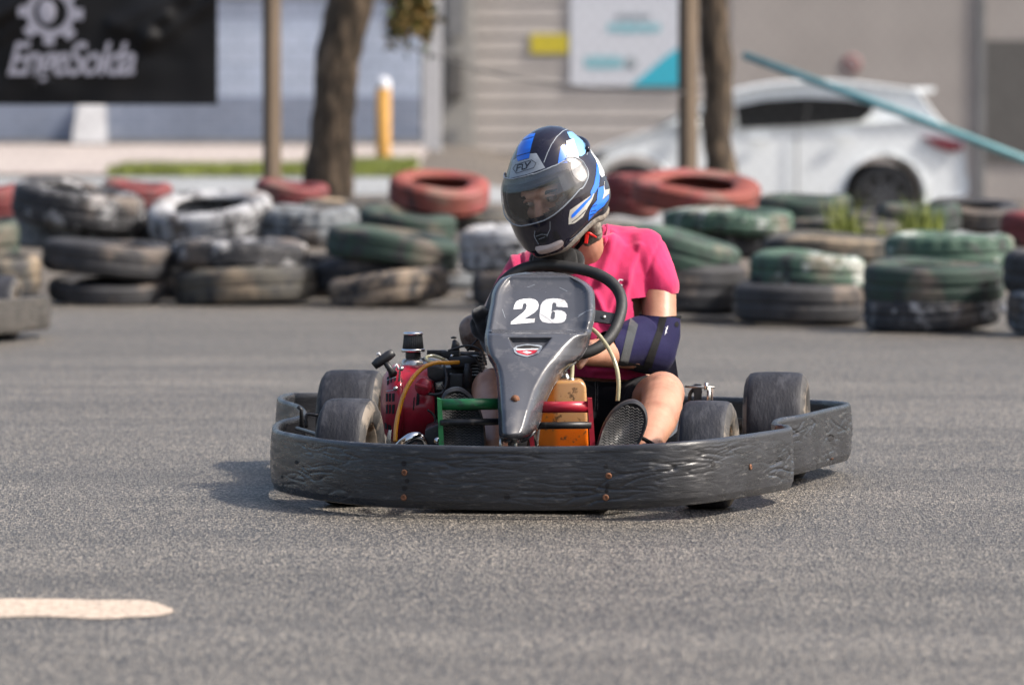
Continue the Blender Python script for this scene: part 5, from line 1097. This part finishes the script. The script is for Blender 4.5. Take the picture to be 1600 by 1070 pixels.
s = MB(); hand(WRl, swp(R(200), .165), -e1, s, 1.0); s.cap([P(776, 515, 12.2), P(779, 530, 12.13), P(786, 540, 12.07), WRl], [.046, .043, .036, .032], 'knit'); remeshed(s, 'k', .005, 3, 'knit', driver, lambda v, n_: .004 + .002 * noise.noise(v * 60)).build('glove', driver, fixn=False, label='fuzzy black glove')
# neck: grey roll, black gaiter, red buckle
MB().cap([P(846, 408, 12.24), P(868, 408, 12.20), P(893, 408, 12.22)], [.032, .042, .034], 'knit').build('neck_gaiter', driver)

# shoes: soles turned to the camera with wavy tread
def shoe(poly, Yt, Yb, ytop, ybot, label, lean):
    pp = catmull([(a, b_, 0) for a, b_ in poly], 6, True); pts = [P(p.x, p.y, Yb + (Yt - Yb) * (ybot - p.y) / (ybot - ytop)) for p in pp]; n = len(pts)
    cen = sum(pts, Vector()) / n; nd = Vector((0, 1, .12)).normalized()
    ring = lambda k_, dz: [cen + (p - cen) * k_ + nd * dz for p in pts]
    mb = MB(); R_ = [ring(.93, -.002), ring(1.0, .003), ring(1.0, .016), ring(.97, .022)]; vs = [p for r_ in R_ for p in r_]; fs = [list(range(n))]
    for i in range(3):
        for k_ in range(n): fs.append([i * n + k_, i * n + (k_ + 1) % n, (i + 1) * n + (k_ + 1) % n, (i + 1) * n + k_])
    mb.add(vs, fs, 'sole', True); sb_ = mb.bvh()
    o = MB()
    vs = []; fs = []; lv = [(.97, .020), (.96, .045), (.88, .07), (.66, .09), (.3, .098)]
    for k_, dz in lv: vs += ring(k_, dz)
    for i in range(len(lv) - 1):
        for k_ in range(n): fs.append([i * n + k_, i * n + (k_ + 1) % n, (i + 1) * n + (k_ + 1) % n, (i + 1) * n + k_])
    fs.append([(len(lv) - 1) * n + k_ for k_ in range(n)]); o.add(vs, fs, 'shoe')
    so_ = o.build('shoe', driver, label=label)
    # tread ribs
    ins = [(p.x, p.y) for p in pp]; cx = sum(a for a, _ in ins) / n; cy = sum(b_ for _, b_ in ins) / n; inn = [(cx + (a - cx) * .84, cy + (b_ - cy) * .90) for a, b_ in ins]
    y = ytop + 2
    while y < ybot:
        run = []
        for x in np.arange(cx - 60, cx + 60, 1.0):
            yy = y + 1.3 * math.sin(x * 6.283 / 7.5) - lean * (x - cx)
            if inpoly(np.array([x]), np.array([yy]), inn)[0]:
                h = sb_.ray_cast(CP, ray(x, yy).normalized()); 
                if h[0] is not None: run.append(h[0] - nd * .0006); continue
            if len(run) > 6: mb.tube(run, .0009, 'sole_rib', 5)
            run = []
        if len(run) > 6: mb.tube(run, .0009, 'sole_rib', 5)
        y += 4.4
    mb.build('sole', so_, fixn=False); return so_
M['sole_rib'] = mat('sole_rib', (0.075, 0.073, 0.07), 0.6, var=0.4, vs=60)
shoe([(921, 735), (926, 715), (934, 690), (941, 668), (955, 645), (972, 631), (988, 626), (1001, 630), (1010, 642), (1012, 658), (1008, 674), (1001, 690), (988, 712), (970, 738), (945, 748)], 11.63, 11.52, 626, 745, 'shoe resting sole forward right of the fuel tank', -.28)
shoe([(694, 740), (690, 700), (687, 660), (688, 632), (694, 614), (708, 606.5), (722, 608), (737, 620), (750, 640), (757, 665), (759, 690), (757, 720), (748, 745), (718, 752)], 11.66, 11.56, 606, 745, 'shoe resting sole forward behind the green guard bar', -.05)
T('ankle_strap', [P(985, 690, 11.64), P(1000, 684, 11.62), P(1012, 689, 11.63), P(1022, 695, 11.66)], .005, 'strap', driver, sm=5)

# ------------------------------------------------------------------ helmet
prof_t = [(1.0, .02, .02, .02), (.985, .16, .16, .17), (.95, .30, .29, .32), (.88, .46, .44, .49), (.76, .635, .60, .67), (.60, .79, .76, .82), (.42, .905, .885, .93), (.2, .98, .97, 1.0), (0, 1.0, 1.0, 1.01), (-.2, 1.0, 1.0, .99), (-.4, .985, 1.02, .94), (-.6, .95, 1.03, .87), (-.8, .90, 1.01, .79), (-.95, .85, .96, .74), (-1.0, .82, .92, .72)]
AX, AF, AB, AZ_ = .128, .148, .150, .156
pz = [p[0] for p in prof_t][::-1]; ps = [p[1] for p in prof_t][::-1]; pf = [p[2] for p in prof_t][::-1]; pb = [p[3] for p in prof_t][::-1]
def hsurf(az, t_, off=0):   # az 0 = forward
    s_, f_, k_ = np.interp(t_, pz, ps), np.interp(t_, pz, pf), np.interp(t_, pz, pb)
    c_, n_ = math.cos(az), math.sin(az); y = -c_ * (AF * f_ if c_ > 0 else AB * k_); x = AX * s_ * n_
    z = AZ_ * t_
    z += .017 * smst(.5, 1, t_); x += .020 * smst(.3, 1, t_)
    z += (.012 + .034 * max(0, c_)) * smst(-.45, -1, t_)
    z += .050 * smst(.35, 1.5, abs(az)) * smst(-.15, -1, t_)
    fwd = max(0, c_) ** 3 * smst(-.1, -.7, t_); y -= .006 * fwd; x *= 1 - .06 * abs(n_ * c_) * 4 * smst(-.3, -.9, t_) * (c_ > 0)
    v = Vector((x, y, z)); return v + v.normalized() * off
def tcoord(i, n): q = math.pi * (i + .5) / (n + 1); return max(-1, math.cos(q)) if False else 1 - 2 * i / n
def tmap(q): return math.sin(q * math.pi / 2) if q > 0 else q    # denser towards the crown
NA, NTt = 300, 170
port = lambda az, t_: abs(az) < 1.12 and (-.05 + .26 * (az / 1.12) ** 2) < t_ < (.50 + .03 * math.cos(az) - .05 * (abs(az) / 1.12) ** 4) and (abs(az) / 1.14) ** 4 + (abs(t_ - .22) / .45) ** 4 < 1.05
vs = []; fs = []
for i in range(NTt + 1):
    t_ = tmap(1 - 2 * i / NTt)
    for k_ in range(NA): az = 2 * math.pi * k_ / NA; az = az - 2 * math.pi if az > math.pi else az; v = hsurf(az, t_); vs.append(H(*v))
for i in range(NTt):
    tm = tmap(1 - 2 * (i + .5) / NTt)
    for k_ in range(NA):
        az = 2 * math.pi * (k_ + .5) / NA; az = az - 2 * math.pi if az > math.pi else az
        if port(az, tm): continue
        fs.append([i * NA + k_, (i + 1) * NA + k_, (i + 1) * NA + (k_ + 1) % NA, i * NA + (k_ + 1) % NA])
fs.append(list(range(NA)))
hm = MB().add(vs, fs, 'helmet_black'); hv = hm.bvh(); zh = Z(760, 180, 4.65)
D = lambda m, polys=(), strokes=(), off=.0008, **k_: decal(hm, hv, m, [zh(p) for p in polys], [(zh(p), w_) for p, w_ in strokes], off, .4, **k_)
D('helmet_blue', [[(262, 165), (300, 142), (358, 132), (345, 165), (330, 215), (318, 268), (312, 312), (222, 338), (222, 290), (232, 235)]])
D('helmet_black', strokes=[([(222, 300), (318, 272)], .45), ([(250, 188), (345, 160)], .35)], off=.0016)
D('helmet_grey', [[(222, 314), (232, 338), (312, 316), (318, 282), (365, 278), (395, 330), (428, 385), (300, 430), (168, 462), (180, 395), (195, 330)]], off=.0012)
hexo = [(197, 390), (215, 362), (330, 328), (362, 350), (345, 384), (222, 424), (197, 390)]
D('helmet_black', strokes=[(hexo, .42), ([(222, 408), (230, 366), (260, 358)], .95), ([(227, 385), (250, 379)], .9), ([(266, 360), (262, 397), (284, 391)], .95), ([(288, 350), (297, 372), (322, 340)], .95), ([(297, 372), (293, 386)], .95)], off=.002)
D('helmet_grey', strokes=[([(418, 345), (440, 285), (470, 220), (510, 160), (555, 118), (600, 98), (640, 100)], .55)])
D('helmet_blue', [[(540, 230), (578, 216), (580, 270), (588, 340), (590, 348), (520, 354), (528, 290)]])
D('helmet_white', [[(578, 192), (628, 175), (640, 215), (660, 275), (668, 320), (640, 340), (605, 345), (585, 335), (580, 260)]], off=.0026)
D('helmet_sky', [[(584, 125), (640, 120), (680, 150), (710, 200), (722, 250), (716, 280), (690, 300), (668, 300), (650, 235), (632, 180), (605, 168)]], off=.0010)
D('helmet_grey', strokes=[([(690, 130), (725, 165), (742, 210), (738, 260), (728, 290)], .5)], off=.0012)
D('helmet_white', [[(748, 232), (785, 222), (815, 250), (835, 320), (855, 400), (856, 440), (838, 452), (822, 430), (812, 370), (790, 320), (760, 275)]])
D('helmet_blue', [[(800, 345), (815, 380), (822, 450), (816, 515), (790, 560), (760, 600), (755, 560), (782, 500), (795, 430)], [(828, 310), (850, 335), (888, 400), (885, 440), (872, 460), (856, 400), (845, 350)]])
D('helmet_black', strokes=[([(845, 335), (868, 390), (876, 450)], .6)], off=.002)
D('helmet_cream', [[(862, 545), (855, 520), (858, 485), (855, 480), (850, 560), (840, 615), (890, 570), (893, 535)]])
D('helmet_cream', [[(606, 690), (650, 660), (720, 610), (785, 565), (770, 610), (740, 665), (720, 700), (700, 740), (640, 785), (596, 795), (598, 740)]])
D('helmet_blue', [[(618, 725), (640, 700), (700, 640), (770, 575), (762, 600), (705, 665), (640, 735), (616, 750)]], off=.0016)
D('helmet_black', strokes=[([(620, 778), (665, 745), (720, 690)], .5)], off=.0016)
D('helmet_blue', [[(810, 530), (850, 515), (853, 560), (840, 618), (890, 575), (886, 610), (850, 660), (800, 700), (738, 768), (748, 700), (765, 665), (800, 620)]], off=.0012)
D('helmet_black', strokes=[([(765, 668), (800, 650)], .4), ([(755, 700), (792, 690)], .4), ([(750, 725), (780, 715)], .4)], off=.002)
D('helmet_grey', strokes=[([(605, 908), (640, 885), (700, 830), (760, 770)], .5), ([(462, 775), (462, 830), (440, 880)], .4)], off=.0012)
D('tape', [[(362, 955), (450, 940), (530, 908), (556, 915), (556, 940), (520, 972), (450, 998), (390, 1005), (365, 985)]], curve=True, off=.0014)
D('slot_black', [[(355, 855), (410, 845), (450, 862), (450, 900), (420, 930), (370, 920)], [(480, 850), (510, 840), (540, 890), (520, 905), (490, 895)]], off=.001); D('helmet_grey', strokes=[([(362, 880), (400, 865), (445, 868)], .35), ([(385, 900), (425, 885)], .35), ([(355, 840), (350, 880), (380, 935)], .4)], off=.0018)
helmet = hm.build('helmet', driver, fixn=False, label='glossy black full face helmet with blue, white and grey graphics')
# lining with its own port, seen through the visor
vs = []; fs = []
for i in range(61):
    t_ = tmap(.97 - 1.97 * i / 60)
    for k_ in range(120): az = 2 * math.pi * k_ / 120; az = az - 2 * math.pi if az > math.pi else az; v = hsurf(az, t_) * .925; vs.append(H(*v))
for i in range(60):
    tm = tmap(.97 - 1.97 * (i + .5) / 60)
    for k_ in range(120):
        az = 2 * math.pi * (k_ + .5) / 120; az = az - 2 * math.pi if az > math.pi else az
        if abs(az) < .85 and (-.05 + .26 * (az / .9) ** 2) < tm < .46: continue
        fs.append([i * 120 + k_, (i + 1) * 120 + k_, (i + 1) * 120 + (k_ + 1) % 120, i * 120 + (k_ + 1) % 120])
MB().add(vs, fs, 'lining').build('lining', helmet, fixn=False)
# visor
def visor_in(az, t_):
    a = abs(az); 
    if a > 1.50: return False
    top = .60 - .03 * (a / 1.5) ** 2; bot = -.10 + .26 * smst(.2, 1.5, a) 
    if a > 1.15: k_ = (a - 1.15) / .35; mid = .36; hh = (top - mid) * math.sqrt(max(0, 1 - k_ ** 2)) + .02; hb = (mid - bot) * math.sqrt(max(0, 1 - k_ ** 2)) + .02; return mid - hb < t_ < mid + hh
    return bot < t_ < top
vs = []; fs = []; NV, NW = 260, 120; idx = {}
def vv(i, j):
    if (i, j) not in idx: idx[(i, j)] = len(vs); az = -1.52 + 3.04 * i / NV; t_ = .66 - .86 * j / NW; vs.append(H(*hsurf(az, t_, .0045)))
    return idx[(i, j)]
for j in range(NW):
    for i in range(NV):
        if visor_in(-1.52 + 3.04 * (i + .5) / NV, .66 - .86 * (j + .5) / NW): fs.append([vv(i, j), vv(i, j + 1), vv(i + 1, j + 1), vv(i + 1, j)])
vz = MB().add(vs, fs, 'visor'); vb = vz.bvh()
visor = vz.build('visor', helmet, fixn=False, label='clear smoked visor')
# visor rim
ed = {}
for f in fs:
    for a, b_ in zip(f, f[1:] + f[:1]): e = (min(a, b_), max(a, b_)); ed[e] = ed.get(e, 0) + 1
adj = {}
for (a, b_), k_ in ed.items():
    if k_ == 1: adj.setdefault(a, []).append(b_); adj.setdefault(b_, []).append(a)
st = next(iter(adj)); loop = [st]; prev = None; cur = st
while True:
    nx_ = [q for q in adj[cur] if q != prev]; 
    if not nx_ or nx_[0] == st: break
    prev, cur = cur, nx_[0]; loop.append(cur)
    if len(loop) > 5000: break
lp = [vs[i] for i in loop]
for _ in range(8): lp = [(lp[i - 1] + lp[i] * 2 + lp[(i + 1) % len(lp)]) / 4 for i in range(len(lp))]
MB().tube(lp[::2], .0017, 'helmet_grey', 8, closed=True).build('visor_rim', helmet)
for s_ in (-1, 1):   # pivot plates under the visor ends
    vs = []; fs = []
    for i in range(25):
        for k_ in range(33): r_ = i / 24; a = 2 * math.pi * k_ / 32; vs.append(H(*hsurf(s_ * (1.30 + .155 * r_ * math.cos(a)), .36 + .19 * r_ * math.sin(a), .002)))
    for i in range(24):
        for k_ in range(32): fs.append([i * 33 + k_, i * 33 + k_ + 1, (i + 1) * 33 + k_ + 1, (i + 1) * 33 + k_])
    MB().add(vs, fs, 'pivot').build('pivot_plate', helmet)
h = vb.ray_cast(CP, ray(838, 349).normalized())
if h[0] is not None: MB().box(h[0] + Vector((0, -.002, 0)), (.024, .006, .004), 'helmet_grey', rot=(0, R(-12), 0), bev=.0015).build('visor_tab', helmet)
# spoiler ridge at the back, neck roll, strap and red buckle
ridge = [H(*hsurf(az, .62 - .1 * abs(abs(az) - math.pi) , .004)) for az in np.linspace(1.9, 4.38, 24)]
MB().tube(ridge, .007, 'helmet_black', 10).build('rear_vent', helmet)
ring_ = [H(*(hsurf(a - 2 * math.pi if a > math.pi else a, -.99) * .93)) for a in np.linspace(0, 6.2832, 61)[:-1]]
MB().tube(ring_, .013, 'lining_grey', 12, closed=True).build('neck_roll', helmet)
MB().cap([P(926, 350, 12.24), P(930, 366, 12.25), P(918, 378, 12.25)], [.020, .019, .012], 'lining_grey').build('cheek_pad', helmet)
mb = MB(); mb.box(P(916.5, 372, 12.205), (.010, .006, .029), 'buckle', rot=(0, R(8), 0), bev=.002); mb.tube([P(914, 364, 12.205), P(922, 365, 12.205), P(932, 371, 12.215)], [.004, .0035, .002], 'buckle', 8); mb.build('buckle', helmet)
MB().tube([P(900, 388, 12.22), P(908, 380, 12.21), P(914, 366, 12.21), P(918, 352, 12.23)], .006, 'strap', 8).build('chin_strap', helmet)

# ------------------------------------------------------------------ second kart, leaving the frame at the left
k2 = root('go_kart', 'dusty go kart mostly outside the left edge of the frame', 'go kart', (0, 0, 0), 0)
def copy_tree(o, par):
    c = o.copy(); COL.objects.link(c); c.parent = par
    if c.type == 'MESH' and o.name.startswith('bumper'):
        c.data = o.data.copy(); c.data.materials.clear(); c.data.materials.append(M['bumper_dusty']); c.data.materials.append(M['slot_black'])
    if 'label' in c: del c['label']
    for ch in o.children: copy_tree(ch, c)
for ch in list(kart.children): copy_tree(ch, k2)
k2.rotation_euler = (0, 0, R(-3)); tgt = PZ(76, 530, 0.02)
rr_ = max((Matrix.Rotation(R(-3), 3, 'Z') @ v.co).x for v in bumper.data.vertices)
k2.location = (tgt.x - rr_ - .055, tgt.y - .05, 0)
